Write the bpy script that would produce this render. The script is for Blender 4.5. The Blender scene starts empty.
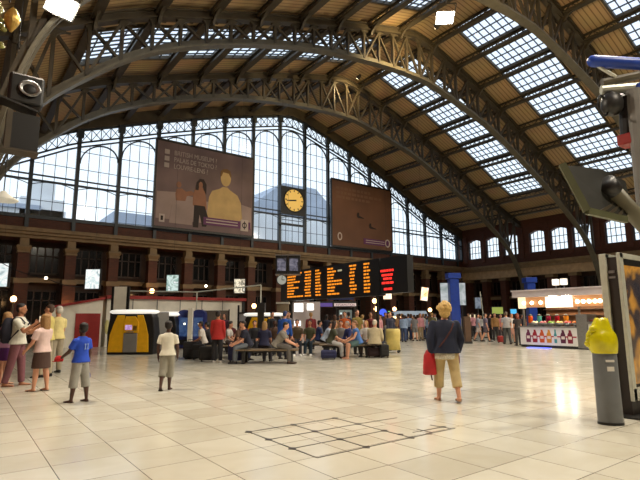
import bpy, bmesh, math, random
from mathutils import Vector, Matrix
random.seed(7)
C = bpy.context.scene.collection
PI = math.pi
def R(d): return math.radians(d)
def s2l(c):
    return c/12.92 if c <= .04045 else ((c+.055)/1.055)**2.4
def col(r, g, b): return (s2l(r/255), s2l(g/255), s2l(b/255), 1)

# ------------------------------------------------------------------ camera
CAM_F, CAM_PITCH, CAM_YAW, CAM_ROLL, CAM_H = 485.0, R(9.2), R(36.64), R(-0.3), 1.42
def cam_basis():
    fw = Vector((math.sin(CAM_YAW)*math.cos(CAM_PITCH), math.cos(CAM_YAW)*math.cos(CAM_PITCH), math.sin(CAM_PITCH)))
    r = Vector((math.cos(CAM_YAW), -math.sin(CAM_YAW), 0)); u = r.cross(fw)
    r2 = r*math.cos(CAM_ROLL)+u*math.sin(CAM_ROLL); u2 = u*math.cos(CAM_ROLL)-r*math.sin(CAM_ROLL)
    return fw, r2, u2
FW, RT, UP = cam_basis()
cd = bpy.data.cameras.new('camera'); cam = bpy.data.objects.new('camera', cd); C.objects.link(cam)
cd.sensor_fit = 'HORIZONTAL'; cd.sensor_width = 36; cd.lens = CAM_F*36/640; cd.clip_end = 500; cd.clip_start = .05
m = Matrix((RT, UP, -FW)).transposed().to_4x4(); m.translation = Vector((0, 0, CAM_H)); cam.matrix_world = m
bpy.context.scene.camera = cam
def ray(x, y): return FW+RT*((x-320)/CAM_F)-UP*((y-240)/CAM_F)
def ground(x, y, z=0):
    d = ray(x, y); return d*((z-CAM_H)/d.z)+Vector((0, 0, CAM_H))
def on_y(x, y, Y):
    d = ray(x, y); return d*(Y/d.y)+Vector((0, 0, CAM_H))
def on_x(x, y, X):
    d = ray(x, y); return d*(X/d.x)+Vector((0, 0, CAM_H))
def at_depth(x, y, dep): return ray(x, y)*dep+Vector((0, 0, CAM_H))

# ------------------------------------------------------------------ mesh builder
class MB:
    def __init__(s): s.v = []; s.f = []
    def add(s, vs, fs):
        n = len(s.v); s.v += [tuple(p) for p in vs]; s.f += [tuple(i+n for i in f) for f in fs]; return s
    def bx(s, x0, x1, y0, y1, z0, z1):
        return s.add([(x0,y0,z0),(x1,y0,z0),(x1,y1,z0),(x0,y1,z0),(x0,y0,z1),(x1,y0,z1),(x1,y1,z1),(x0,y1,z1)],
                     [(0,3,2,1),(4,5,6,7),(0,1,5,4),(1,2,6,5),(2,3,7,6),(3,0,4,7)])
    def beam(s, p, q, w, h, up=(0,0,1)):
        p, q = Vector(p), Vector(q); d = (q-p).normalized(); u = Vector(up)
        r = d.cross(u)
        if r.length < 1e-4: r = d.cross(Vector((0,1,0)))
        r.normalize(); u = r.cross(d).normalized(); r = r*w/2; u = u*h/2
        vs = [p-r-u, p+r-u, p+r+u, p-r+u, q-r-u, q+r-u, q+r+u, q-r+u]
        return s.add(vs, [(0,1,2,3),(7,6,5,4),(0,4,5,1),(1,5,6,2),(2,6,7,3),(3,7,4,0)])
    def ribbon(s, pts, w, h, side=(0,1,0)):
        # rectangular section swept along a polyline; w across 'side', h in the plane of the polyline
        pts = [Vector(p) for p in pts]; side = Vector(side).normalized(); vs = []; fs = []; n = len(pts)
        for i, p in enumerate(pts):
            d = (pts[min(i+1, n-1)]-pts[max(i-1, 0)]).normalized(); u = side.cross(d).normalized()
            a = side*w/2; b = u*h/2; vs += [p-a-b, p+a-b, p+a+b, p-a+b]
        for i in range(n-1):
            for k in range(4):
                j = (k+1) % 4; fs.append((4*i+k, 4*i+4+k, 4*i+4+j, 4*i+j))
        fs += [(0,1,2,3), (4*n-1,4*n-2,4*n-3,4*n-4)]
        return s.add(vs, fs)
    def loft(s, rings, n=12):
        # rings: (centre, axis_a, axis_b) elliptical sections
        vs = []; fs = []
        for c, a, b in rings:
            c, a, b = Vector(c), Vector(a), Vector(b)
            vs += [c+a*math.cos(2*PI*k/n)+b*math.sin(2*PI*k/n) for k in range(n)]
        m_ = len(rings)
        for i in range(m_-1):
            for k in range(n):
                j = (k+1) % n; fs.append((i*n+k, i*n+j, i*n+n+j, i*n+n+k))
        fs.append(tuple(range(n-1, -1, -1))); fs.append(tuple(range((m_-1)*n, m_*n)))
        return s.add(vs, fs)
    def tube(s, p, q, r0, r1=None, n=10, cap=False):
        p, q = Vector(p), Vector(q); r1 = r0 if r1 is None else r1; d = (q-p)
        if d.length < 1e-6: return s
        d.normalize(); a = d.orthogonal().normalized(); b = d.cross(a)
        rg = [(p, a*r0, b*r0), (q, a*r1, b*r1)]
        if cap:
            rg = [(p-d*r0*.9, a*r0*.35, b*r0*.35), (p-d*r0*.55, a*r0*.82, b*r0*.82)]+rg+[(q+d*r1*.55, a*r1*.82, b*r1*.82), (q+d*r1*.9, a*r1*.35, b*r1*.35)]
        return s.loft(rg, n)
    def path(s, pts, r, n=8):
        pts = [Vector(p) for p in pts]; rg = []; N = len(pts); a0 = None
        for i, p in enumerate(pts):
            d = (pts[min(i+1, N-1)]-pts[max(i-1, 0)]).normalized()
            a = d.orthogonal().normalized() if a0 is None else (a0-d*a0.dot(d)).normalized()
            a0 = a; b = d.cross(a); rg.append((p, a*r, b*r))
        return s.loft(rg, n)
    def ell(s, c, rx, ry, rz, n=14, m=9, X=(1,0,0), Y=(0,1,0), Z=(0,0,1)):
        X, Y, Z, c = Vector(X), Vector(Y), Vector(Z), Vector(c)
        rg = []
        for i in range(m):
            t = -PI/2+PI*(i+.25)/(m-.5); rg.append((c+Z*rz*math.sin(t), X*rx*math.cos(t), Y*ry*math.cos(t)))
        return s.loft(rg, n)
    def lathe(s, prof, c=(0,0,0), n=20):
        c = Vector(c)
        return s.loft([(c+Vector((0,0,z)), Vector((max(r,1e-4),0,0)), Vector((0,max(r,1e-4),0))) for r, z in prof], n)
    def prism(s, poly, o, ux, uy, dep):
        o, ux, uy = Vector(o), Vector(ux), Vector(uy); nz = ux.cross(uy).normalized()*dep; n = len(poly)
        vs = [o+ux*a+uy*b for a, b in poly]; vs += [p+nz for p in vs]
        fs = [tuple(range(n-1,-1,-1)), tuple(range(n,2*n))]+[(i,(i+1)%n,n+(i+1)%n,n+i) for i in range(n)]
        return s.add(vs, fs)
    def merge(s, o): return s.add(o.v, o.f)

def world_loc(o):
    p = Vector((0,0,0))
    while o: p += o.location; o = o.parent
    return p
def build(mb, name, mat, parent=None, smooth=False, world=False, bevel=0, fix=False):
    me = bpy.data.meshes.new(name); vs = mb.v
    if world and parent is not None:
        w = world_loc(parent); vs = [(a-w.x, b-w.y, c-w.z) for a, b, c in vs]
    me.from_pydata(vs, [], mb.f)
    bm = bmesh.new(); bm.from_mesh(me); bmesh.ops.recalc_face_normals(bm, faces=bm.faces); bm.to_mesh(me); bm.free()
    if smooth: me.polygons.foreach_set('use_smooth', [True]*len(me.polygons))
    me.update()
    o = bpy.data.objects.new(name, me); C.objects.link(o)
    if mat: me.materials.append(mat)
    if parent is not None: o.parent = parent
    if bevel:
        b = o.modifiers.new('bevel', 'BEVEL'); b.width = bevel; b.segments = 2; b.limit_method = 'ANGLE'
    return o
def tag(o, label, cat, group=None, kind=None):
    if label: o['label'] = label
    if cat: o['category'] = cat
    if group: o['group'] = group
    if kind: o['kind'] = kind
    return o
def thing(name, label, cat, loc=(0,0,0), rz=0, group=None):
    o = bpy.data.objects.new(name, None); C.objects.link(o); o.empty_display_size = .1
    o.location = loc; o.rotation_euler = (0,0,rz); return tag(o, label, cat, group)
def struct(mb, name, mat, parent=None, smooth=False):
    o = build(mb, name, mat, parent, smooth)
    if parent is None: o['kind'] = 'structure'
    return o
def copy_tree(o, parent=None):
    c = o.copy(); C.objects.link(c)
    if parent is not None: c.parent = parent
    for ch in list(o.children): copy_tree(ch, c)
    return c
def text(body, size, origin, ux, uy, mat, parent, name='lettering', ext=.004, align='LEFT', width=None):
    cu = bpy.data.curves.new(name, 'FONT'); cu.body = body; cu.size = size; cu.extrude = ext; cu.align_x = align
    o = bpy.data.objects.new(name, cu); C.objects.link(o); bpy.context.view_layer.update()
    me = bpy.data.meshes.new_from_object(o.evaluated_get(bpy.context.evaluated_depsgraph_get()))
    bpy.data.objects.remove(o); bpy.data.curves.remove(cu)
    ux, uy = Vector(ux), Vector(uy); nz = ux.cross(uy); w = world_loc(parent)
    xs = [v.co.x for v in me.vertices]; k = 1
    if width and xs: k = width/(max(xs)-min(xs))
    for v in me.vertices:
        c = v.co.copy(); v.co = Vector(origin)+ux*c.x*k+uy*c.y+nz*c.z-w
    me.materials.clear(); me.materials.append(mat)
    o = bpy.data.objects.new(name, me); C.objects.link(o); o.parent = parent
    return o

# ------------------------------------------------------------------ materials
MATS = {}
def mat(name, c, rough=.6, metal=0, var=.12, scale=6, bump=0, emit=None, es=1.0, spec=None):
    if name in MATS: return MATS[name]
    m = bpy.data.materials.new(name); m.use_nodes = True; nt = m.node_tree; N = nt.nodes; L = nt.links
    b = N['Principled BSDF']; b.inputs['Roughness'].default_value = rough; b.inputs['Metallic'].default_value = metal
    if spec is not None: b.inputs['Specular IOR Level'].default_value = spec
    if var:
        tc = N.new('ShaderNodeTexCoord'); no = N.new('ShaderNodeTexNoise'); no.inputs['Scale'].default_value = scale; no.inputs['Detail'].default_value = 3
        L.new(tc.outputs['Object'], no.inputs['Vector'])
        rp = N.new('ShaderNodeValToRGB'); rp.color_ramp.elements[0].position = .3; rp.color_ramp.elements[1].position = .7
        rp.color_ramp.elements[0].color = (c[0]*(1-var), c[1]*(1-var), c[2]*(1-var), 1)
        rp.color_ramp.elements[1].color = (min(1,c[0]*(1+var)), min(1,c[1]*(1+var)), min(1,c[2]*(1+var)), 1)
        L.new(no.outputs['Fac'], rp.inputs['Fac']); L.new(rp.outputs['Color'], b.inputs['Base Color'])
        if bump:
            bp = N.new('ShaderNodeBump'); bp.inputs['Strength'].default_value = bump; bp.inputs['Distance'].default_value = .02
            L.new(no.outputs['Fac'], bp.inputs['Height']); L.new(bp.outputs['Normal'], b.inputs['Normal'])
    else: b.inputs['Base Color'].default_value = c
    if emit:
        b.inputs['Emission Color'].default_value = emit; b.inputs['Emission Strength'].default_value = es
    MATS[name] = m; return m
def glow(name, c, s):
    return mat(name, col(20,20,20), .4, 0, 0, emit=c, es=s)
def picture_mat(name, cols, scale, strength, seed=0, distort=.6):
    """a lit picture: blotches of several colours on a backlit sheet"""
    m = bpy.data.materials.new(name); m.use_nodes = True; nt = m.node_tree; N = nt.nodes; L = nt.links; b = N['Principled BSDF']
    tc = N.new('ShaderNodeTexCoord'); mp = N.new('ShaderNodeMapping'); mp.inputs['Location'].default_value = (seed*3.1, seed*1.7, seed*2.3)
    no = N.new('ShaderNodeTexNoise'); no.inputs['Scale'].default_value = scale; no.inputs['Detail'].default_value = 2; no.inputs['Distortion'].default_value = distort
    rp = N.new('ShaderNodeValToRGB'); el = rp.color_ramp.elements
    while len(el) < len(cols): el.new(.5)
    for i, c in enumerate(cols): el[i].position = .28+.44*i/(len(cols)-1); el[i].color = c
    L.new(tc.outputs['Object'], mp.inputs['Vector']); L.new(mp.outputs['Vector'], no.inputs['Vector']); L.new(no.outputs['Fac'], rp.inputs['Fac'])
    L.new(rp.outputs['Color'], b.inputs['Emission Color']); b.inputs['Emission Strength'].default_value = strength
    b.inputs['Base Color'].default_value = (.03,.03,.03,1); b.inputs['Roughness'].default_value = .25
    return m
def glass_mat():
    m = bpy.data.materials.new('window_glass'); m.use_nodes = True; nt = m.node_tree; N = nt.nodes; L = nt.links
    N.remove(N['Principled BSDF']); out = N['Material Output']
    t = N.new('ShaderNodeBsdfTransparent'); t.inputs['Color'].default_value = (.93,.96,.98,1)
    g = N.new('ShaderNodeBsdfGlossy'); g.inputs['Roughness'].default_value = .08
    x = N.new('ShaderNodeMixShader'); x.inputs['Fac'].default_value = .06
    L.new(t.outputs[0], x.inputs[1]); L.new(g.outputs[0], x.inputs[2]); L.new(x.outputs[0], out.inputs['Surface'])
    return m
GLASS = glass_mat()
def brick_mat(name, c1, c2, mortar, w, h, ms, rough=.75, axis='XZ'):
    m = bpy.data.materials.new(name); m.use_nodes = True; nt = m.node_tree; N = nt.nodes; L = nt.links; b = N['Principled BSDF']
    tc = N.new('ShaderNodeTexCoord'); mp = N.new('ShaderNodeMapping')
    if axis == 'XZ': mp.inputs['Rotation'].default_value = (-PI/2, 0, 0)
    sx = N.new('ShaderNodeSeparateXYZ'); cb = N.new('ShaderNodeCombineXYZ')
    L.new(tc.outputs['Object'], sx.inputs[0])
    L.new(sx.outputs['X' if axis == 'XZ' else 'Y'], cb.inputs[0]); L.new(sx.outputs['Z'], cb.inputs[1])
    br = N.new('ShaderNodeTexBrick'); br.inputs['Scale'].default_value = 1; br.inputs['Brick Width'].default_value = w; br.inputs['Row Height'].default_value = h
    br.inputs['Mortar Size'].default_value = ms; br.inputs['Color1'].default_value = c1; br.inputs['Color2'].default_value = c2; br.inputs['Mortar'].default_value = mortar
    L.new(cb.outputs[0], br.inputs['Vector']); L.new(br.outputs['Color'], b.inputs['Base Color']); b.inputs['Roughness'].default_value = rough
    return m
BRICK = brick_mat('dark_red_brick', col(92,46,30), col(76,36,24), col(72,52,40), .24, .08, .012)
BRICK_SIDE = brick_mat('dark_red_brick_side', col(92,46,30), col(76,36,24), col(72,52,40), .24, .08, .012, axis='YZ')
STONE = mat('warm_stone', col(128,108,80), .75, 0, .18, 2.5, .25)
STONE_PALE = mat('pale_stone', col(176,150,116), .75, 0, .16, 3, .25)
IRON = mat('dark_painted_iron', col(70,62,48), .5, 0, .15, 3)
IRON_GREY = mat('grey_painted_iron', col(92,86,70), .45, 0, .15, 3)
MULL = mat('blue_grey_iron', col(48,56,64), .5, 0, .12, 3)
BLACK = mat('black_metal', col(15,15,16), .45, 0, .1, 8)
DARKGLASS = mat('dark_window_glass', col(22,24,26), .12, 0, .2, 3)
WHITE = mat('white_panel', col(212,208,200), .5, 0, .06, 3)
GREYP = mat('grey_panel', col(120,118,114), .5, 0, .08, 3)
STEEL = mat('brushed_steel', col(150,150,150), .35, .8, .1, 20)
ALU = mat('pale_aluminium', col(200,202,188), .4, .3, .08, 10)
CREAM = mat('cream_panel', col(226,220,204), .55, 0, .06, 3)
RED = mat('red_paint', col(150,30,24), .5, 0, .1, 5)
BLUE = mat('blue_paint', col(24,62,160), .4, 0, .1, 5)
YEL = mat('yellow_plastic', col(226,170,14), .4, 0, .08, 5)
CHAR = mat('charcoal_plastic', col(34,33,32), .45, 0, .1, 6)
FLOOD_W = 4700
SKY_STRENGTH = 1.4
# ------------------------------------------------------------------ the hall
CX = 22.1; D = 34.0; XW = 45.17; XL = -1.0; YR = -13.0
SILL = 7.72; BAY = 2.585; M0 = 21.05
TRUSS_Y = [12.0, 19.33, 26.67]
GP = [(-23.2,10.2),(-20.3,11.9),(-16.9,13.75),(-14.2,14.7),(-11.4,15.7),(-6.2,17.4),(-1.2,18.75),(0,19.0),(1.4,18.8),(6.5,17.2),(12,14.9),(17.2,12.35),(23.1,10.2)]
LC = [(-22.05,3.2),(-21.9,4.6),(-21.6,6.3),(-21.1,8.0),(-20.2,9.3),(-19.3,10.2),(-17.7,11.65),(-16.2,12.65),(-14.3,13.55),(-11.3,14.7),(-7.8,15.65),(-3.1,16.3),(0,16.42),(1.5,16.35),(6.5,15.2),(8.4,14.6),(11.3,13.3),(15,11.6),(16.9,10.5),(20.1,8.6),(21.6,7.0),(22.5,5.4),(22.85,4.2),(22.9,3.2)]
def interp(P, x):
    if x <= P[0][0]: return P[0][1]
    for (a, b), (c, d) in zip(P, P[1:]):
        if x <= c: return b+(d-b)*(x-a)/(c-a)
    return P[-1][1]
def smooth_poly(P, it=2):
    for _ in range(it):
        Q = [P[0]]
        for a, b in zip(P, P[1:]): Q += [(a[0]*.75+b[0]*.25, a[1]*.75+b[1]*.25), (a[0]*.25+b[0]*.75, a[1]*.25+b[1]*.75)]
        Q.append(P[-1]); P = Q
    return P
LCS = smooth_poly(LC, 2)
def gable(X): return interp(GP, X-CX)           # underside of the roof timbers at the gable
def deck(X): return gable(X)+.85
PUR = [-21.3,-18.75,-16.3,-13.85,-11.4,-8.95,-6.5,-4.0,-1.5,1.5,3.95,6.4,8.85,11.3,13.75,16.2,18.65,21.1]
ROWS = [(PUR[k]+.1, PUR[k+1]-.1) for k in range(1, 8)]+[(PUR[k]+.1, PUR[k+1]-.1) for k in range(9, 16)]
SKY_Y = [(-.8,2.8),(6.55,10.1),(13.9,17.45),(21.2,24.75)]

# floor
def floor_mat():
    m = bpy.data.materials.new('polished_marble_tiles'); m.use_nodes = True; nt = m.node_tree; N = nt.nodes; L = nt.links; b = N['Principled BSDF']
    tc = N.new('ShaderNodeTexCoord'); mp = N.new('ShaderNodeMapping'); mp.inputs['Location'].default_value = (-.885+.663*40, -2.32+.6667*40, 0)
    br = N.new('ShaderNodeTexBrick'); br.offset = 0; br.inputs['Scale'].default_value = 1; br.inputs['Brick Width'].default_value = .663; br.inputs['Row Height'].default_value = .6667
    br.inputs['Mortar Size'].default_value = .0042; br.inputs['Mortar Smooth'].default_value = .1
    br.inputs['Color1'].default_value = col(214,210,194); br.inputs['Color2'].default_value = col(200,195,178); br.inputs['Mortar'].default_value = col(90,80,66)
    L.new(tc.outputs['Object'], mp.inputs['Vector']); L.new(mp.outputs['Vector'], br.inputs['Vector'])
    no = N.new('ShaderNodeTexNoise'); no.inputs['Scale'].default_value = 1.3; no.inputs['Detail'].default_value = 6; no.inputs['Distortion'].default_value = 1.5
    L.new(tc.outputs['Object'], no.inputs['Vector'])
    rp = N.new('ShaderNodeValToRGB'); rp.color_ramp.elements[0].position = .35; rp.color_ramp.elements[1].position = .62
    rp.color_ramp.elements[0].color = (.93,.91,.88,1); rp.color_ramp.elements[1].color = (1,1,1,1); L.new(no.outputs['Fac'], rp.inputs['Fac'])
    mx = N.new('ShaderNodeMix'); mx.data_type = 'RGBA'; mx.blend_type = 'MULTIPLY'; mx.inputs[0].default_value = .75
    L.new(br.outputs['Color'], mx.inputs[6]); L.new(rp.outputs['Color'], mx.inputs[7]); L.new(mx.outputs[2], b.inputs['Base Color'])
    mr = N.new('ShaderNodeMapRange'); mr.inputs[3].default_value = .1; mr.inputs[4].default_value = .24; L.new(no.outputs['Fac'], mr.inputs[0]); L.new(mr.outputs[0], b.inputs['Roughness'])
    b.inputs['Specular IOR Level'].default_value = .45
    return m
struct(MB().bx(XL-.5, XW+4, YR, D+3, -.2, 0), 'floor', floor_mat())
# dark octagon inlay
INL = mat('dark_stone_inlay', col(58,52,44), .35, 0, .15, 10)
f = MB()
xs, ys = [3.13,3.81,4.53], [4.28,4.74,5.25,5.75]
for x in xs: f.beam((x,4.28,.002),(x,5.75,.002),.016,.004)
for y in ys: f.beam((3.13,y,.002),(4.53,y,.002),.016,.004)
f.beam((4.53,4.28,.002),(5.36,4.28,.002),.016,.004).beam((4.53,5.25,.002),(5.25,5.22,.002),.014,.004)
f.beam((4.93,4.28,.002),(4.93,4.55,.002),.014,.004).beam((5.3,4.28,.002),(5.25,4.6,.002),.014,.004).beam((4.75,4.45,.002),(5.3,4.42,.002),.014,.004)
for x in xs:
    for y in ys:
        if (x, y) in ((3.13,4.28),): continue
        s_ = .058; f.prism([(-s_,0),(0,-s_),(s_,0),(0,s_)], (x,y,.0), (1,0,0), (0,1,0), .005)
for x, y in ((4.86,4.28),(4.55,4.47),(5.3,4.42)): f.prism([(-.045,0),(0,-.045),(.045,0),(0,.045)], (x,y,0), (1,0,0), (0,1,0), .005)
struct(f, 'trim_1', INL)

# ---- roof deck (opaque boards with holes for the skylights)
def board_mat():
    m = bpy.data.materials.new('tan_roof_boards'); m.use_nodes = True; nt = m.node_tree; N = nt.nodes; L = nt.links; b = N['Principled BSDF']
    tc = N.new('ShaderNodeTexCoord'); wv = N.new('ShaderNodeTexWave'); wv.bands_direction = 'Y'; wv.inputs['Scale'].default_value = 1.1; wv.inputs['Distortion'].default_value = .3
    rp = N.new('ShaderNodeValToRGB'); rp.color_ramp.elements[0].color = col(134,106,72); rp.color_ramp.elements[1].color = col(198,166,120); rp.color_ramp.elements[0].position = .0; rp.color_ramp.elements[1].position = .22
    no = N.new('ShaderNodeTexNoise'); no.inputs['Scale'].default_value = .8; no.inputs['Detail'].default_value = 4
    mx = N.new('ShaderNodeMix'); mx.data_type = 'RGBA'; mx.blend_type = 'MULTIPLY'; mx.inputs[0].default_value = .3
    L.new(tc.outputs['Object'], wv.inputs['Vector']); L.new(tc.outputs['Object'], no.inputs['Vector']); L.new(wv.outputs['Fac'], rp.inputs['Fac'])
    L.new(rp.outputs['Color'], mx.inputs[6]); L.new(no.outputs['Color'], mx.inputs[7])
    L.new(mx.outputs[2], b.inputs['Base Color']); b.inputs['Roughness'].default_value = .8
    return m
dk = MB()
cuts = sorted(set([-23.3,23.3]+[a for r in ROWS for a in r]+[p[0] for p in GP if abs(p[0]) < 23]))
ycut = sorted(set([YR, D+.4]+[a for r in SKY_Y for a in r]))
for xa, xb in zip(cuts, cuts[1:]):
    row = any(a-1e-6 <= xa and xb <= b+1e-6 for a, b in ROWS)
    za, zb = deck(CX+xa), deck(CX+xb)
    for ya, yb in zip(ycut, ycut[1:]):
        if row and any(a-1e-6 <= ya and yb <= b+1e-6 for a, b in SKY_Y): continue
        dk.add([(CX+xa,ya,za),(CX+xb,ya,zb),(CX+xb,yb,zb),(CX+xa,yb,za),(CX+xa,ya,za+.12),(CX+xb,ya,zb+.12),(CX+xb,yb,zb+.12),(CX+xa,yb,za+.12)],
               [(0,3,2,1),(4,5,6,7),(0,1,5,4),(1,2,6,5),(2,3,7,6),(3,0,4,7)])
struct(dk, 'ceiling', board_mat())
WN = [0]
def window(parent_mb, m_, ):
    WN[0] += 1
    return struct(parent_mb, 'window_%d' % WN[0], m_)
# skylights: every panel a window of its own
for ya, yb in SKY_Y:
    for xa, xb in ROWS:
        za, zb = deck(CX+xa), deck(CX+xb)
        def P(u, v, dz=0): return (CX+xa+(xb-xa)*u, ya+(yb-ya)*v, za+(zb-za)*u+dz)
        fr = MB()
        for q in ((P(0,0),P(1,0)),(P(0,1),P(1,1)),(P(0,0),P(0,1)),(P(1,0),P(1,1))): fr.beam(q[0], q[1], .12, .2)
        w = window(fr, IRON)
        gb = MB()
        for k in range(1, 8): gb.beam(P(0,k/8), P(1,k/8), .045, .07)
        for k in range(1, 4): gb.beam(P(k/4,0), P(k/4,1), .05, .07)
        build(gb, 'glazing_bars', MULL, w)
        build(MB().add([P(0,0,.05),P(1,0,.05),P(1,1,.05),P(0,1,.05)], [(0,1,2,3)]), 'glass_pane', GLASS, w)

# ---- trusses
TRN = ['nearest','middle','farthest']
def chord_pts(dz, x0=-22.9, x1=22.9):
    xs = [x0]+[p for p, _ in GP if x0 < p < x1]+[x1]
    P = smooth_poly([(x, interp(GP, x)+dz) for x in xs], 1)
    return [(CX+x, z) for x, z in P]
def lc_z(x): return interp(LCS, x)
trusses = []
for ti, Y in enumerate(TRUSS_Y):
    t = thing('roof_truss', ['arched iron roof truss nearest the camera, with a floodlight on its haunch',
                             'arched iron roof truss between the nearest one and the one closest to the glazed gable',
                             'arched iron roof truss closest to the glazed gable wall'][ti], 'roof truss', (CX, Y, 0), 0, 'arched roof trusses')
    trusses.append(t)
    # lower chord: two flanges and a web, as one rib
    lc = MB(); pts = [(CX+x, Y, z) for x, z in LCS]
    lc.ribbon(pts, .46, .09); lc.ribbon([(a, b, c+.16) for a, b, c in pts], .1, .3)
    build(lc, 'lower_chord', IRON_GREY, t, world=True)
    uc = MB(); up = [(x, Y, z+.2) for x, z in chord_pts(0)]
    uc.ribbon(up, .42, .09); uc.ribbon([(a, b, c+.18) for a, b, c in up], .2, .36); uc.ribbon([(a, b, c+.36) for a, b, c in up], .4, .08)
    build(uc, 'upper_chord', IRON, t, world=True)
    nodes = []; x = -21.3
    while x <= 21.9: nodes.append(x); x += 1.2
    def top(x): return gable(CX+x)+.2
    nodes = [x for x in nodes if top(x)-lc_z(x) > .5]
    for i, x in enumerate(nodes):
        pm = MB(); zt, zb = top(x), lc_z(x)+.1
        pm.beam((CX+x,Y,zb),(CX+x,Y,zt),.13,.18,(0,1,0))
        # arched heads either side of the post
        rr = min(.56, (zt-zb)*.6)
        for sgn in (-1, 1):
            arc = [(0,0)]+[(sgn*(rr-rr*math.cos(a)), -rr+rr*math.sin(a)) for a in [PI/2*k/5 for k in range(6)]]
            pm.prism(arc if sgn < 0 else arc[::-1], (CX+x, Y+.08, zt), (1,0,0), (0,0,1), .16)
        build(pm, 'post', IRON, t, world=True)
    for i, (a, b) in enumerate(zip(nodes, nodes[1:])):
        q = [((CX+a,Y-.05,lc_z(a)+.12),(CX+b,Y-.05,top(b)-.05)), ((CX+a,Y+.05,top(a)-.05),(CX+b,Y+.05,lc_z(b)+.12))]
        use = q if i % 2 == 0 else q[1:] if a < 0 else q[:1]
        for u_, v_ in use: build(MB().beam(u_, v_, .11, .14, (0,1,0)), 'brace', IRON, t, world=True)
    # legs: stone corbels under the springings
    for sx in (-22.3, 22.75):
        build(MB().bx(CX+sx-.35, CX+sx+.35, Y-.4, Y+.4, 2.6, 3.2).bx(CX+sx-.25, CX+sx+.25, Y-.3, Y+.3, 0, 2.6), 'leg', IRON, t, world=True)

# ---- purlins
side_words = ['lowest','second lowest','third lowest','fourth lowest','fifth lowest','sixth lowest','seventh lowest','eighth lowest','topmost']
for i, p in enumerate(PUR):
    left = p < 0; k = i if left else 17-i
    X = CX+p; z1 = deck(X)-.1; z0 = deck(X)-.48
    t = thing('roof_purlin', '%s lattice purlin on the roof slope above the %s' % (side_words[k], 'loudspeaker boxes' if left else 'small arched corner windows'),
              'purlin', (X, 0, 0), 0, 'lattice purlins under the roof boards')
    build(MB().beam((X,YR,z1),(X,D,z1),.1,.1), 'top_chord', IRON, t, world=True)
    build(MB().beam((X,YR,z0),(X,D,z0),.34,.14), 'bottom_chord', IRON, t, world=True)
    lt = MB(); y = -3.0; s_ = 0
    while y < D-.5:
        lt.beam((X,y,z0 if s_ else z1),(X,y+.45,z1 if s_ else z0),.05,.05); y += .45; s_ = 1-s_
    build(lt, 'lattice', IRON, t, world=True)
    for Y in TRUSS_Y:
        br = MB(); zt = z0; zb = gable(X)+.1
        if zb < zt+.3 and abs(p) < 21.5:
            n = 6; prof = [(-1.5,zt+.02),(1.5,zt+.02)]+[(1.5-1.3*math.sin(PI/2*j/n), zt-.55*(1-math.cos(PI/2*j/n))) for j in range(n+1)]+[(-.2-1.3*(1-math.cos(PI/2*j/n)), zt-.55+.55*math.sin(PI/2*j/n)) for j in range(n+1)]
            br.prism(prof, (X-.06, Y, 0), (0,1,0), (0,0,1), .12)
            build(br, 'bracket', IRON, t, world=True)

# ---- gable wall: masonry below, glazed arch above
def clipz(x): return gable(x)
w = MB()
w.bx(XL-.3, XW, D, D+.5, 6.5, SILL).bx(XL-.3, XW+1.2, D, D+1.6, 6.35, 6.5)
struct(w, 'wall_gable', BRICK)
w = MB().bx(XL-.3, XW, D+1.3, D+1.6, 0, 6.6)
LOWW = mat('dark_arcade_plaster', col(62,42,30), .8, 0, .2, 2)
struct(w, 'wall_arcade', LOWW)
# cornice and string course
w = MB().bx(XL-.3, XW, D-.55, D, 6.72, 6.95).bx(XL-.3, XW, D-.4, D, 6.55, 6.72).bx(XL-.3, XW, D-.2, D, 6.35, 6.55)
struct(w, 'trim_2', STONE)
w = MB().bx(XL-.3, XW, D+.7, D+1.3, 3.72, 4.0)
struct(w, 'trim_3', STONE)
struct(MB().bx(XL-.3, XW, D-.1, D+.08, SILL-.12, SILL), 'trim_4', MULL)
# roof-line rib closing the gable above the glass
g = MB(); xs = [-23.2]+[a for a, _ in GP[1:-1]]+[23.1]
for a, b in zip(xs, xs[1:]):
    za, zb = gable(CX+a), gable(CX+b)
    g.add([(CX+a,D-.25,za),(CX+b,D-.25,zb),(CX+b,D+.25,zb),(CX+a,D+.25,za),(CX+a,D-.25,za+.97),(CX+b,D-.25,zb+.97),(CX+b,D+.25,zb+.97),(CX+a,D+.25,za+.97)],
          [(0,3,2,1),(4,5,6,7),(0,1,5,4),(1,2,6,5),(2,3,7,6),(3,0,4,7)])
struct(g, 'trim_5', IRON)
MX = [M0+BAY*k for k in range(-9, 10)]
MX = [x for x in MX if x > XL+.1 and x < XW-.2]
edges = [XL]+MX+[XW]
def rail(mb, xa, xb, off, t, dep=.12, n=4):
    for k in range(n):
        a = xa+(xb-xa)*k/n; b = xa+(xb-xa)*(k+1)/n
        mb.beam((a,D,gable(a)-off),(b,D,gable(b)-off),dep,t)
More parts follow.
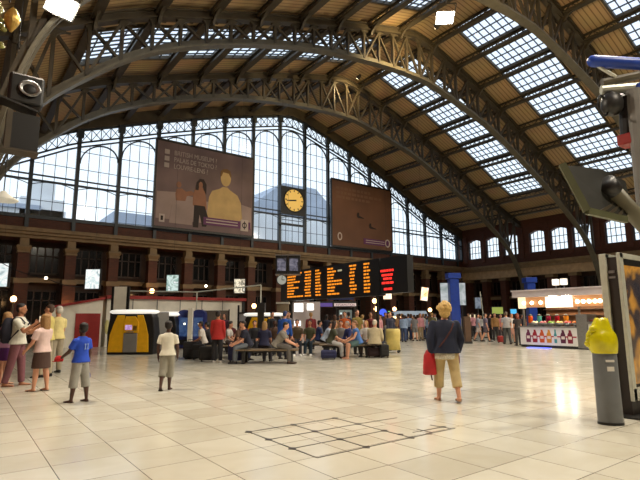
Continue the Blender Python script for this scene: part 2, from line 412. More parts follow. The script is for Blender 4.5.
for xa, xb in zip(edges, edges[1:]):
    wd = xb-xa; full = wd > 2
    fr = MB()
    fr.bx(xb-.11, xb+.11, D-.14, D+.14, SILL-.7, gable(xb)+.05) if xb < XW-.1 else fr.bx(xb-.12, xb, D-.14, D+.14, SILL, gable(xb))
    fr.bx(xb-.22, xb+.22, D-.2, D+.1, gable(xb)-.55, gable(xb)) if xb < XW-.1 else None
    rail(fr, xa, xb, .06, .14); rail(fr, xa, xb, .92, .1); rail(fr, xa, xb, 1.22, .09)
    for zt in (10.38, 10.05): fr.beam((xa,D,zt),(xb,D,zt),.12,.085)
    fr.beam((xa,D,SILL+.05),(xb,D,SILL+.05),.14,.1)
    wn = window(fr, MULL)
    if full:
        lt = MB(); n = 4
        for k in range(n):
            a = xa+.1+(wd-.2)*k/n; b = xa+.1+(wd-.2)*(k+1)/n
            lt.beam((a,D,gable(a)-.88),(b,D,gable(b)-.1),.05,.04).beam((a,D,gable(a)-.1),(b,D,gable(b)-.88),.05,.04)
            lt.beam((b,D,gable(b)-.9),(b,D,gable(b)-.1),.05,.045)
        build(lt, 'lattice_band', MULL, wn)
        # arch head under the sloping rail
        hi = min(gable(xa), gable(xb)); hc = gable((xa+xb)/2); rx = wd/2-.12; zspring = min(hi, hc)-1.3-rx
        if zspring > 10.6:
            cxm = (xa+xb)/2; sl = (gable(xb)-gable(xa))/wd
            pts = [(cxm+rx*math.cos(a), D, hc-1.34-rx+rx*math.sin(a)+sl*rx*math.cos(a)*.55) for a in [PI*k/16 for k in range(17)]]
            build(MB().ribbon(pts, .1, .08), 'arch_head', MULL, wn)
        gl = MB()
        for k in range(1, 4):
            x = xa+wd*k/4; gl.beam((x,D,SILL),(x,D,gable(x)-1.2),.035,.035,(0,1,0))
        z = SILL+1.05
        while z < gable((xa+xb)/2)-1.4:
            gl.beam((xa,D,z),(xb,D,z),.035,.035); z += 1.2
        pts = [(xa+wd*k/12, D, 9.72+.28*(1-((k-6)/6)**2)) for k in range(13)]
        gl.ribbon(pts, .04, .045)
        build(gl, 'glazing_bars', MULL, wn)
    zt = [gable(xa), gable((xa+xb)/2), gable(xb)]
    build(MB().add([(xa,D+.02,SILL),(xb,D+.02,SILL),(xb,D+.02,zt[2]),((xa+xb)/2,D+.02,zt[1]),(xa,D+.02,zt[0])], [(0,1,2,3,4)]), 'glass_pane', GLASS, wn)

# columns of the arcade with capitals, windows and lamps between
LAMPG = glow('lamp_globe_warm', (1,.55,.22,1), 9)
colx = [M0+BAY*k for k in range(-8, 10)]
for i, x in enumerate(colx):
    if x > XW-.6: continue
    c = thing('column_%d' % (i+1), None, None, (x, D+.2, 0)); c['kind'] = 'structure'
    build(MB().bx(x-.3,x+.3,D-.12,D+.5,3.9,5.5).bx(x-.36,x+.36,D-.18,D+.56,.0,3.9), 'shaft', BRICK, c, world=True)
    build(MB().bx(x-.34,x+.34,D-.2,D+.5,5.45,5.55).bx(x-.38,x+.38,D-.26,D+.5,5.75,5.9).add(
        [(x-.3,D-.14,5.55),(x+.3,D-.14,5.55),(x+.3,D+.4,5.55),(x-.3,D+.4,5.55),(x-.42,D-.3,5.78),(x+.42,D-.3,5.78),(x+.42,D+.5,5.78),(x-.42,D+.5,5.78)],
        [(0,3,2,1),(4,5,6,7),(0,1,5,4),(1,2,6,5),(2,3,7,6),(3,0,4,7)]).bx(x-.24,x+.24,D-.1,D+.5,5.9,6.4), 'capital', STONE, c, world=True)
    build(MB().bx(x-.45,x+.45,D-.28,D+.6,0,.35).bx(x-.42,x+.42,D-.24,D+.56,3.6,3.9), 'base', STONE, c, world=True)
DFR = mat('dark_wood_frame', col(48,32,24), .6, 0, .15, 5)
for i, (a, b) in enumerate(zip(colx, colx[1:])):
    if b > XW: continue
    a += .4; b -= .4; y = D+1.25
    fr = MB()
    for z0, z1 in ((4.25,6.1),(0.2,3.3)):
        fr.bx(a,a+.12,y-.1,y,z0,z1).bx(b-.12,b,y-.1,y,z0,z1).bx(a,b,y-.1,y,z1-.12,z1).bx(a,b,y-.1,y,z0,z0+.12)
        for k in (1, 2, 3): xm = a+(b-a)*k/4; fr.bx(xm-.04,xm+.04,y-.08,y,z0,z1)
        fr.bx(a,b,y-.08,y,z1-.7,z1-.63)
    wn = window(fr, DFR)
    build(MB().bx(a+.05,b-.05,y-.05,y-.03,4.3,6.05).bx(a+.05,b-.05,y-.05,y-.03,.25,3.25), 'glass_pane', DARKGLASS, wn)

# ---- right wall
w = MB(); wz0, wz1, zt = 7.72, 9.75, 11.4
WY = [32.3,30.05,27.93,25.05,22.9,20.75,17.95,15.75,13.6,10.7,8.5,6.3,3.4]
segs = sorted(WY); ya = YR
w.bx(XW, XW+.5, YR, D+.5, 6.3, wz0); w.bx(XW, XW+.5, YR, D+.5, wz1+.25, zt)
for y in segs:
    w.bx(XW, XW+.5, ya, y-.82, wz0, wz1+.25); ya = y+.82
w.bx(XW, XW+.5, ya, D+.5, wz0, wz1+.25)
for y in segs:   # spandrels of the segmental heads
    pts = [(-.82,.25),(-.82,-.12)]+[(-.82+1.64*k/8, -.12+.26*math.sin(PI*k/8)) for k in range(1,8)]+[(.82,-.12),(.82,.25)]
    w.prism(pts, (XW, y, wz1), (0,1,0), (0,0,1), .5)
w.bx(XW, XW+1.2, YR, D, 6.2, 6.3)
struct(w, 'wall_right', BRICK_SIDE)
struct(MB().bx(XW+.9, XW+1.2, YR, D+1.6, 0, 6.4), 'wall_right_arcade', LOWW)
for y in segs:
    fr = MB().bx(XW+.18,XW+.28,y-.82,y-.74,wz0,wz1).bx(XW+.18,XW+.28,y+.74,y+.82,wz0,wz1).bx(XW+.18,XW+.28,y-.82,y+.82,wz0,wz0+.09)
    wn = window(fr, MULL); gb = MB()
    for k in (1,2,3): gb.bx(XW+.2,XW+.25,y-.82+1.64*k/4-.025,y-.82+1.64*k/4+.025,wz0,wz1+.12)
    for k in (1,2): gb.bx(XW+.2,XW+.25,y-.8,y+.8,wz0+.68*k-.03,wz0+.68*k+.03)
    build(gb, 'glazing_bars', MULL, wn)
    build(MB().add([(XW+.23,y-.82,wz0),(XW+.23,y+.82,wz0),(XW+.23,y+.82,wz1+.2),(XW+.23,y-.82,wz1+.2)], [(0,1,2,3)]), 'glass_pane', GLASS, wn)
# pilaster strips between the windows, cornice, stone band
struct(MB().bx(XW-.5, XW, YR, D, 6.62, 6.85).bx(XW-.35, XW, YR, D, 6.3, 6.62), 'trim_6', STONE)
struct(MB().bx(XW-.12, XW+.4, YR, D, 5.5, 6.3), 'trim_7', STONE_PALE)
struct(MB().bx(XW+.4, XW+.9, YR, D, 3.3, 3.6), 'trim_8', STONE)
ys = [33.4,31.2,29.0]+[26.67-.02]+[24,21.8]+[19.33]+[16.85,14.7]+[12.0]+[9.6,7.4]+[4.7]
for i, y in enumerate(ys):
    c = thing('column_%d' % (i+31), None, None, (XW+.2, y, 0)); c['kind'] = 'structure'
    build(MB().bx(XW-.1,XW+.6,y-.3,y+.3,0,5.5), 'shaft', BRICK_SIDE, c, world=True)
    build(MB().bx(XW-.2,XW+.7,y-.4,y+.4,5.2,5.5), 'capital', STONE, c, world=True)
    build(MB().bx(XW-.12,XW,y-.22,y+.22,7.3,10.4), 'pilaster', BRICK_SIDE, c, world=True)
for a, b in zip(ys, ys[1:]):
    lo, hi = b+.4, a-.4; fr = MB()
    for z0, z1 in ((3.75,5.2),(.2,3.1)):
        fr.bx(XW+.8,XW+.9,lo,lo+.1,z0,z1).bx(XW+.8,XW+.9,hi-.1,hi,z0,z1).bx(XW+.8,XW+.9,lo,hi,z1-.1,z1)
        for k in (1,2): ym = lo+(hi-lo)*k/3; fr.bx(XW+.8,XW+.9,ym-.04,ym+.04,z0,z1)
    wn = window(fr, DFR)
    build(MB().bx(XW+.84,XW+.86,lo,hi,3.8,5.15).bx(XW+.84,XW+.86,lo,hi,.25,3.05), 'glass_pane', DARKGLASS, wn)

# ---- left wall, and an added rear wall closing the open track side to daylight
struct(MB().bx(XL-.4, XL, YR, D+.5, 0, 11.6), 'wall_left', BRICK_SIDE)
struct(MB().bx(XL-.4, XW+.5, YR-.4, YR, 0, 20), 'added_wall_rear', LOWW)

# ---- outside: street fronts seen through the glass
FAC = mat('outside_rendered_facade', col(226,228,230), .8, 0, .08, .3); SLATE = mat('outside_slate_roof', col(170,180,196), .7, 0, .1, .5)
def outside(name, label, parts, loc):
    t = thing(name, label, 'building', loc)
    for n_, mb, m_ in parts: build(mb, n_, m_, t, world=True)
    return t
def oy(px, py, Y): p = on_y(px, py, Y); return p.x, p.z
xa, z = oy(-30, 203, 62); xb, _ = oy(38, 203, 62); xc, z2 = oy(66, 212, 62); xt, zt2 = oy(44, 190, 62)
outside('street_building', 'pale blue-grey building with a stepped tower seen through the glass near the loudspeaker boxes', [
    ('facade', MB().bx(xa, xb, 62, 72, 0, z).bx(xb, xc, 62, 72, 0, z2), FAC), ('tower', MB().bx(xt-2.2, xt+2.2, 62, 67, 0, zt2-1).bx(xt-1.2, xt+1.2, 62.5, 66, zt2-1, zt2+1), FAC),
    ('roof', MB().bx(xa-.5, xb+.3, 61.5, 72, z, z+.5), SLATE)], ((xa+xc)/2, 66, 0))
xa, z = oy(116, 212, 70); xb, _ = oy(160, 210, 70)
outside('street_building', 'low pale building seen through the glass beside the tall figure billboard', [('facade', MB().bx(xa, xb, 70, 80, 0, z-1.5), FAC), ('roof', MB().bx(xa-.4, xb+.4, 69.6, 80, z-1.5, z), SLATE)], ((xa+xb)/2, 75, 0))
x0, z0 = oy(247, 206, 60); x1, z1 = oy(300, 186, 60); x2, z2 = oy(334, 204, 60)
outside('street_building', 'gabled grey-blue building seen through the glass behind the station clock', [
    ('facade', MB().bx(x0, x2+2, 60, 72, 0, z0-.6), FAC),
    ('roof', MB().add([(x0-.5,60,z0-.6),(x2+2.5,60,z0-.6),(x1+3,60,z1),(x1-3,60,z1),(x0-.5,72,z0-.6),(x2+2.5,72,z0-.6),(x1+3,72,z1),(x1-3,72,z1)],
        [(0,1,2,3),(4,7,6,5),(0,4,5,1),(1,5,6,2),(2,6,7,3),(3,7,4,0)]), SLATE)], ((x0+x2)/2, 66, 0))
struct(MB().bx(-80, 140, D+3, 140, -.5, -.25), 'ground_outside', mat('street_asphalt', col(120,120,120), .9, 0, .1, .5))
# ------------------------------------------------------------------ world
wd = bpy.data.worlds.new('evening_sky'); bpy.context.scene.world = wd; wd.use_nodes = True
nt = wd.node_tree; N = nt.nodes; L = nt.links; bg = N['Background']
tc = N.new('ShaderNodeTexCoord'); sx = N.new('ShaderNodeSeparateXYZ'); rp = N.new('ShaderNodeValToRGB'); el = rp.color_ramp.elements
el[0].position = .45; el[0].color = (.86,.95,1.0,1); el[1].position = 1; el[1].color = (.70,.82,1.0,1)
mr = N.new('ShaderNodeMapRange'); mr.inputs[1].default_value = -1; mr.inputs[2].default_value = 1
L.new(tc.outputs['Generated'], sx.inputs[0]); L.new(sx.outputs['Z'], mr.inputs[0]); L.new(mr.outputs[0], rp.inputs['Fac']); L.new(rp.outputs['Color'], bg.inputs['Color'])
bg.inputs['Strength'].default_value = SKY_STRENGTH
sc = bpy.context.scene; sc.view_settings.view_transform = 'Standard'; sc.view_settings.look = 'None'; sc.view_settings.gamma = 1; sc.view_settings.exposure = 0; sc.view_settings.use_curve_mapping = False
sc.cycles.use_denoising = True; sc.cycles.max_bounces = 8; sc.cycles.diffuse_bounces = 4; sc.cycles.transparent_max_bounces = 12; sc.cycles.sample_clamp_indirect = 6

# ------------------------------------------------------------------ floodlights
FLOOD = glow('floodlight_lens', (1,.93,.74,1), 30)
def floodlight(label, loc, aim, power, size=.6, group='floodlights under the roof', angle=150, lens=True):
    loc = Vector(loc); d = (Vector(aim)-loc).normalized()
    t = thing('floodlight', label, 'floodlight', loc, 0, group)
    a = d.cross(Vector((0,0,1))).normalized(); b = a.cross(d).normalized(); h = size/2
    def q(u, v, w_): return a*u*h+b*v*h+d*w_
    mb = MB(); f0 = [q(-1.1,-.8,0),q(1.1,-.8,0),q(1.1,.8,0),q(-1.1,.8,0)]; f1 = [q(-.6,-.45,-.3),q(.6,-.45,-.3),q(.6,.45,-.3),q(-.6,.45,-.3)]
    mb.add(f0+f1, [(4,5,6,7),(0,1,5,4),(1,2,6,5),(2,3,7,6),(3,0,4,7)]); build(mb, 'housing', CHAR, t)
    build(MB().add([q(-1,-.7,-.02),q(1,-.7,-.02),q(1,.7,-.02),q(-1,.7,-.02)], [(0,1,2,3)]), 'lens', FLOOD, t)
    build(MB().beam(q(-1.15,0,-.1), q(-1.15,1.6,-.1), .04, .06).beam(q(1.15,0,-.1), q(1.15,1.6,-.1), .04, .06).beam(q(-1.15,1.6,-.1), q(1.15,1.6,-.1), .04, .06).beam(q(0,1.6,-.1), q(0,2.6,-.1), .06, .06), 'yoke', IRON, t)
    ld = bpy.data.lights.new('flood_lamp', 'SPOT'); ld.energy = power; ld.color = (1,.88,.70); ld.spot_size = R(angle); ld.spot_blend = .6; ld.shadow_soft_size = .35
    lo = bpy.data.objects.new('lamp', ld); C.objects.link(lo); lo.parent = t; lo.location = d*.06; lo.rotation_euler = d.to_track_quat('-Z', 'Y').to_euler()
    return t
p1 = on_y(62, 6, 11.55); p2 = on_y(445, 18, 13.6)
floodlight('dazzling floodlight on the nearest roof truss, close above the loudspeaker boxes', p1, (4,4,1), FLOOD_W*.55, .62)
floodlight('dazzling floodlight hung near the ridge between two roof trusses', p2, (11,5.5,0), FLOOD_W*1.3, .8)
for i, (x, y, z, ax, ay) in enumerate(((34,5,13.4,24,12),(12,2,15,8,8),(26,2,15.5,18,8),(39,12,10.5,27,16),(8,-4,13,7,2))):  # unseen floodlights added to bring up the light on the floor
    floodlight('unseen floodlight added under the roof to light the hall', (x,y,z), (ax,ay,0), FLOOD_W, .8)
def small_spot(label, loc, aim, power):
    loc = Vector(loc); t = thing('spotlight', label, 'spotlight', loc, 0, 'spotlights on the trusses')
    d = (Vector(aim)-loc).normalized()
    build(MB().tube((0,0,0), d*-.3, .16, .1, 12), 'housing', IRON, t)
    build(MB().tube(d*.0, d*.02, .14, .14, 12), 'lens', glow('spot_lens', (1,.85,.55,1), 12), t)
    ld = bpy.data.lights.new('spot_lamp', 'SPOT'); ld.energy = power; ld.color = (1,.74,.36); ld.spot_size = R(110); ld.spot_blend = .8; ld.shadow_soft_size = .12
    lo = bpy.data.objects.new('lamp', ld); C.objects.link(lo); lo.parent = t; lo.location = d*.05; lo.rotation_euler = d.to_track_quat('-Z', 'Y').to_euler()
q = on_y(358, 78, 25.0); small_spot('small warm spotlight near the crown of the farthest roof truss', q, (on_y(345,95,26.7)), 700)
q = on_y(436, 27, 15.6); small_spot('small warm spotlight added to gild the web of the middle roof truss', q, (on_y(395,62,19.3)), 2600)  # added lamp, strengthens the golden floodlight glow on this truss
q = on_y(505, -14, 9.0); small_spot('unseen small warm spotlight added to gild the web of the nearest roof truss', q, (on_y(545,22,12)), 1500)  # lamp added above the view for the golden glow on the near truss

# ------------------------------------------------------------------ billboards on the gable glass
PICT = mat('billboard_sky_print', col(118,98,98), .7, 0, .3, .35)
PICT2 = mat('billboard_brown_print', col(112,77,56), .7, 0, .22, .3)
INKW = mat('billboard_pale_ink', col(190,176,168), .7, 0, 0); INKD = mat('billboard_dark_ink', col(40,28,26), .7, 0, 0)
PURPLE = mat('billboard_purple_band', col(98,44,92), .6, 0, 0); FLESH = mat('billboard_skin_print', col(150,104,80), .7, 0, .1, 2)
TEE = mat('billboard_tee_print', col(196,166,112), .7, 0, .12, 1.2); HAIRP = mat('billboard_brown_hair', col(46,30,28), .7, 0, 0); HZ = mat('billboard_haze_print', col(160,140,134), .7, 0, .2, .5)
YB = 33.45
def billboard(label, x0, x1, z0, z1, m_):
    t = thing('billboard', label, 'billboard', ((x0+x1)/2, YB, z0))
    build(MB().bx(x0, x1, YB, YB+.1, z0, z1), 'printed_sheet', m_, t, world=True)
    fr = MB()
    for q in (((x0,YB+.06,z0),(x1,YB+.06,z0)),((x0,YB+.06,z1),(x1,YB+.06,z1)),((x0,YB+.06,z0),(x0,YB+.06,z1)),((x1,YB+.06,z0),(x1,YB+.06,z1))): fr.beam(q[0], q[1], .12, .18)
    build(fr, 'frame', BLACK, t, world=True)
    return t
bb = billboard('large billboard picturing a tall figure in yellow tee, a woman and three museum names', 10.42, 18.25, 7.8, 14.2, PICT)
def shape(t, name, poly, m_, x0, x1, z0, z1, lift=.02):
    return build(MB().prism(poly, (x0, YB-.004, z0), (x1-x0,0,0), (0,0,z1-z0), lift), name, m_, t, world=True)
W = (10.42, 18.25, 7.8, 14.2)
def ellp(cx, cy, rx, ry, n=20): return [(cx+rx*math.cos(2*PI*k/n), cy+ry*math.sin(2*PI*k/n)) for k in range(n)]
shape(bb, 'horizon_haze', [(0.02,.1),(.98,.1),(.98,.36),(.8,.4),(.5,.36),(.2,.42),(.02,.4)], HZ, *W, lift=.008)
shape(bb, 'figure_body', [(.5,.16),(.52,.42),(.55,.5),(.63,.54),(.66,.57),(.71,.57),(.74,.54),(.82,.49),(.86,.4),(.88,.18)], TEE, *W, lift=.016)
shape(bb, 'figure_head', ellp(.69,.68,.055,.1), TEE, *W, lift=.022)
shape(bb, 'figure_hair', [(.63,.7),(.635,.76),(.66,.79),(.7,.8),(.735,.78),(.75,.72),(.74,.7),(.72,.745),(.66,.75),(.645,.7)], mat('billboard_gold_hair', col(126,92,50), .7, 0, 0), *W, lift=.028)
shape(bb, 'woman_body', [(.36,.3),(.36,.42),(.38,.5),(.42,.54),(.47,.5),(.49,.4),(.5,.26),(.44,.22)], FLESH, *W, lift=.02)
shape(bb, 'woman_trousers', [(.37,.04),(.375,.3),(.48,.3),(.52,.16),(.5,.06),(.46,.06),(.43,.2),(.42,.04)], INKD, *W, lift=.024)
shape(bb, 'woman_hair', [(.38,.48),(.39,.57),(.42,.62),(.46,.62),(.49,.56),(.49,.44),(.46,.5),(.45,.56),(.42,.56),(.41,.48)], HAIRP, *W, lift=.03)
shape(bb, 'woman_face', ellp(.432,.545,.02,.04), FLESH, *W, lift=.034)
shape(bb, 'child_torso', [(.2,.3),(.19,.4),(.2,.46),(.25,.47),(.29,.44),(.34,.46),(.37,.44),(.36,.41),(.3,.39),(.28,.3)], FLESH, *W, lift=.02)
shape(bb, 'child_head', ellp(.22,.51,.024,.036), FLESH, *W, lift=.026)
shape(bb, 'child_cloth', [(.14,.06),(.17,.32),(.3,.33),(.36,.26),(.36,.06)], HZ, *W, lift=.024)
shape(bb, 'purple_band', [(.47,.085),(.47,.175),(.97,.175),(.97,.085)], PURPLE, *W, lift=.04)
shape(bb, 'emblem_sheet', [(.86,.06),(.86,.2),(.945,.2),(.945,.06)], INKW, *W, lift=.05)
shape(bb, 'emblem_ring', ellp(.902,.13,.026,.036), INKD, *W, lift=.056); shape(bb, 'emblem_core', ellp(.902,.13,.016,.022), INKW, *W, lift=.062)
shape(bb, 'emblem_stroke', [(.898,.08),(.898,.18),(.906,.18),(.906,.08)], INKD, *W, lift=.066)
shape(bb, 'small_emblem', [(.05,.06),(.05,.15),(.1,.15),(.1,.06)], INKW, *W, lift=.03); shape(bb, 'small_emblem_mark', [(.064,.08),(.064,.13),(.086,.13),(.086,.08)], INKD, *W, lift=.036)
for k, s_ in enumerate(('BRITISH MUSEUM ?','PALAIS DE TOKYO ?','LOUVRE-LENS ?')):
    z = 13.2-k*.5
    shape(bb, 'tick_box', [(.075,(z-7.8)/6.4),(.075,(z-7.8+.34)/6.4),(.12,(z-7.8+.34)/6.4),(.12,(z-7.8)/6.4)], INKW, *W, lift=.03)
    text(s_, .5, (11.7, YB-.02, z+.01), (1,0,0), (0,0,1), INKW, bb, ext=.01, width=3.3 if k < 2 else 2.6)
for z in (8.72, 8.5): build(MB().bx(14.3, 16.9, YB-.06, YB-.03, z, z+.07), 'small_print', INKW, bb, world=True)
b2 = billboard('large brown billboard with two small dark figures, between clock and hall corner', 26.2, 33.7, 7.8, 13.95, PICT2)
W2 = (26.2, 33.7, 7.8, 13.95)
for k, n in enumerate((4.0, 5.4, 3.8)):
    z = 13.1-k*.42; x = 26.75; n_ = 0
    while x < 26.75+n:
        l = random.uniform(.25, .6); build(MB().bx(x, x+l, YB-.012, YB, z, z+.24), 'faded_lettering', mat('billboard_faded_ink', col(122,88,66), .7, 0, 0), b2, world=True); x += l+.12
for (x, y, s_) in ((.42,.5,1),(.62,.36,1.1)):
    shape(b2, 'bird_body', [(x-.02,y-.02),(x-.025,y+.02),(x-.01,y+.05),(x+.012,y+.045),(x+.015,y),(x+.09*s_,y-.025),(x+.09*s_,y-.035),(x,y-.035)], INKD, *W2, lift=.02)
shape(b2, 'purple_band', [(.5,.075),(.5,.165),(.98,.165),(.98,.075)], PURPLE, *W2, lift=.02)
shape(b2, 'emblem_sheet', ellp(.91,.125,.045,.065), INKW, *W2, lift=.03); shape(b2, 'emblem_core', ellp(.91,.125,.024,.044), PURPLE, *W2, lift=.036)
shape(b2, 'ring_mark', ellp(.12,.15,.035,.06), INKW, *W2, lift=.02); shape(b2, 'ring_mark_core', ellp(.12,.15,.02,.04), PICT2, *W2, lift=.026)
for z in (8.62, 8.42): build(MB().bx(30.2, 32.6, YB-.04, YB-.01, z, z+.06), 'small_print', INKW, b2, world=True)

# ------------------------------------------------------------------ station clock
ck = thing('station_clock', 'square black station clock with glowing yellow round dial on the gable glass', 'clock', (22.15, 33.6, 10.1))
build(MB().bx(20.95, 23.4, 33.6, 33.85, 10.1, 12.5), 'case', BLACK, ck, world=True)
cx, cz, cr = 22.25, 11.35, .98
DIAL = glow('clock_dial_glow', (.9,.52,.1,1), .85)
def disc(r, y, t=.02): return MB().prism([(r*math.cos(2*PI*k/40), r*math.sin(2*PI*k/40)) for k in range(40)], (cx, y, cz), (1,0,0), (0,0,1), t)
build(disc(cr, 33.6), 'dial', DIAL, ck, world=True)
build(MB().path([(cx+cr*math.cos(2*PI*k/40), 33.57, cz+cr*math.sin(2*PI*k/40)) for k in range(41)], .045), 'rim', BLACK, ck, world=True)
mk = MB()
for k in range(12):
    a = 2*PI*k/12; mk.beam((cx+.74*math.cos(a),33.565,cz+.74*math.sin(a)),(cx+.9*math.cos(a),33.565,cz+.9*math.sin(a)),.09,.012,(0,1,0))
build(mk, 'hour_mark', BLACK, ck, world=True)
def hand(name, ang, l, w_, y):
    dx, dz = math.sin(ang), math.cos(ang); build(MB().beam((cx-dx*.2,y,cz-dz*.2),(cx+dx*l,y,cz+dz*l),w_,.02,(0,1,0)), name, BLACK, ck, world=True)
hand('hour_hand', R(262), .5, .12, 33.55); hand('minute_hand', R(263), .78, .08, 33.53)
pl = thing('maintenance_gantry', 'narrow dark gantry bar on the gable glass just under the station clock', 'gantry', (22.2, 33.6, 8.6))
build(MB().bx(20.7, 23.2, 33.5, 33.75, 9.15, 9.3), 'walkway', BLACK, pl, world=True)
build(MB().bx(20.7, 23.2, 33.5, 33.54, 9.55, 9.6).bx(20.75,20.8,33.5,33.54,9.2,9.6).bx(23.1,23.15,33.5,33.54,9.2,9.6), 'guard_rail', BLACK, pl, world=True)

# ------------------------------------------------------------------ departure board
XB = 14.0
AMB = glow('amber_led', (1,.30,.015,1), 1.15); REDL = glow('red_led', (1,.03,.02,1), 1.6)
def bpt(px, py): p = on_x(px, py, XB); return p.y, p.z
y0, zt = bpt(281, 278); _, zb = bpt(284, 302); y1, _ = bpt(379, 264); y2, _ = bpt(407, 263)
zt, zb = 3.78, 2.47
db = thing('departure_board', 'long black departure board with columns of amber and red lights above the seated crowd', 'departure board', (XB, (y0+y2)/2, 0))
AH = build(MB().bx(XB, XB+.35, y1, y0, zb-.12, zt+.12), 'amber_housing', BLACK, db, world=True)
RH = build(MB().bx(XB, XB+.35, y2, y1-.08, zb-.05, zt+.1), 'red_housing', BLACK, db, world=True)
def yat(px): return on_x(px, 285, XB).y
rows = 9
def led(name, px0, px1, k, m_, zfrac=None):
    z = zb+.04+(zt-zb-.12)*(rows-1-k)/(rows-1); a, b = yat(px0), yat(px1)
    mb = MB(); y = a; rnd = random.Random(int(px0*7+k))
    while y-.12 > b:
        l = min(rnd.choice((.1,.16,.22,.3)), y-b); mb.bx(XB-.012, XB, y-l, y, z, z+.075); y -= l+.045
    if mb.v: build(mb, name, m_, AH, world=True)
for base in (0, 1):
    cols_ = ((287.5,303),(304.5,311),(315.5,321)) if base == 0 else ((327.5,342),(349.5,356.5),(364,370.5))
    for k in range(rows):
        a, b = cols_[0]; ln = [1,.62,.5,.8,.45,.72,.55,.4,1][(k+base*4) % 9]
        led('train_line', a, a+(b-a)*ln, k, AMB); led('train_line', cols_[1][0]+(k*5 % 3)*.5, cols_[1][1], k, AMB); led('train_line', cols_[2][0], cols_[2][1], k, AMB)
build(MB().bx(XB-.012, XB, yat(342), yat(338), 3.56, 3.64), 'train_line_pale', glow('pale_led', (.55,.5,.3,1), .8), AH, world=True)
for z, a, b in ((3.3,381,394),(3.12,382,393),(2.97,383.5,392),(2.8,382,393.5),(2.55,384,392)):
    mb = MB(); y = yat(a); e = yat(b); rnd = random.Random(int(z*100))
    while y > e+.05:
        l = min(rnd.choice((.12,.2,.3)), y-e); mb.bx(XB-.012, XB, y-l, y, z, z+.09); y -= l+.04
    build(mb, 'notice_line', REDL, RH, world=True)
for y in (yat(374), yat(289)):
    build(MB().bx(XB+.14, XB+.22, y-.04, y+.04, 0, zt), 'post', BLACK, db, world=True)

# ------------------------------------------------------------------ hanging monitors and double-sided small clock
mp_ = at_depth(288, 264, 24); mon = thing('hanging_monitor', 'pair of dark hanging screens in one casing above the small round clock', 'monitor', (mp_.x, mp_.y, mp_.z-.5))
build(MB().bx(-.6,-.02,-.15,.3,0,.9), 'casing', BLACK, mon).rotation_euler = (0,0,R(-36)); build(MB().bx(.02,.6,-.15,.3,0,.9), 'casing', BLACK, mon).rotation_euler = (0,0,R(-36))
for a, n_ in ((-.52,1),(.08,2)):
    build(MB().bx(a,a+.42,-.165,-.15,.15,.75), 'screen', picture_mat('monitor_picture_%d' % n_, [(.02,.02,.03,1),(.2,.2,.28,1),(.45,.42,.5,1)], 5, .5, n_), mon).rotation_euler = (0,0,R(-36))
for z in (-.05,.9): build(MB().bx(-.62,.62,-.2,.3,z,z+.045), 'shelf', STEEL, mon).rotation_euler = (0,0,R(-36))
build(MB().tube((0,0,.9),(0,0,17),.006,n=5), 'hanger', BLACK, mon)
sp = at_depth(281.5, 280, 23.5); scl = thing('small_clock', 'small pale round clock hanging beside the end of the departure board', 'clock', (sp.x, sp.y, sp.z))
c_ = build(MB().lathe([(.0,-.06),(.24,-.06),(.26,0),(.24,.06),(0,.06)], n=24), 'case', CHAR, scl); c_.rotation_euler = (PI/2,0,R(-20))
c_ = build(MB().lathe([(.0,.06),(.22,.06),(.22,.075),(0,.075)], n=24), 'dial', glow('small_dial_glow', (.8,.8,.66,1), .4), scl); c_.rotation_euler = (PI/2,0,R(-20))
c_ = build(MB().beam((0,0,.08),(.02,.2,.08),.03,.01).beam((0,0,.08),(.13,.0,.08),.035,.01), 'hand', BLACK, scl); c_.rotation_euler = (PI/2,0,R(-20))
build(MB().tube((0,0,.3),(0,0,16),.006,n=5), 'hanger', BLACK, scl)

# ------------------------------------------------------------------ lit hanging signs
def litsign(label, px, py, dep, w_, h_, seed, cols, st, face=-36, tilt=0, top=9.0):
    p = at_depth(px, py, dep); t = thing('hanging_light_box', label, 'sign', (p.x, p.y, p.z), R(face), 'lit boxes hung along the hall')
    fr = build(MB().bx(-w_/2-.04,w_/2+.04,0,.16,-h_/2-.04,h_/2+.04), 'casing', CHAR, t)
    fc = build(MB().bx(-w_/2,w_/2,-.012,0,-h_/2,h_/2), 'lit_face', picture_mat('sign_picture_%d' % seed, cols, 2.6, st, seed), t)
    hg = build(MB().tube((-w_/3,.08,h_/2),(0,.08,h_/2+.5),.005,n=5).tube((w_/3,.08,h_/2),(0,.08,h_/2+.5),.005,n=5).tube((0,.08,h_/2+.5),(0,.08,15-p.z),.005,n=5), 'hanger', BLACK, t)
    for o in (fr, fc): o.rotation_euler = (0, R(tilt), 0)
    return t
wh = [(.2,.28,.3,1),(.75,.85,.85,1),(1,1,.97,1),(.6,.75,.75,1),(1,1,1,1)]
litsign('white lit hanging box nearest the image edge, beyond the backpack wearer', 0, 275, 22, .7, 1.05, 1, wh, 1.0)
litsign('white lit hanging box with faint drawing over the beige box above the yellow ticket machine', 92.5, 279, 24, .68, .95, 2, wh, 1.05)
litsign('speckled white lit hanging box above the red-topped white pavilion', 172.5, 283, 26, .62, .85, 3, [(.2,.3,.25,1),(.7,.85,.8,1),(.25,.4,.35,1),(1,1,1,1)], 1.0)
litsign('speckled white lit hanging box with dark blots between pavilion and departure board', 239.5, 286, 28, .6, .8, 4, [(.1,.08,.05,1),(.9,.8,.6,1),(.1,.08,.05,1),(1,.97,.85,1)], 1.2)
litsign('tilted orange-white lit hanging box between the red board and the blue pillar', 424.5, 294, 30, .42, .8, 5, [(1,.35,.12,1),(1,.75,.5,1),(1,.95,.9,1)], 2.0, tilt=8)
litsign('small white-orange lit box low beneath the red part of the departure board', 387.5, 296, 30, .5, .38, 6, [(1,.6,.3,1),(1,.95,.85,1)], 2.0, face=-50)

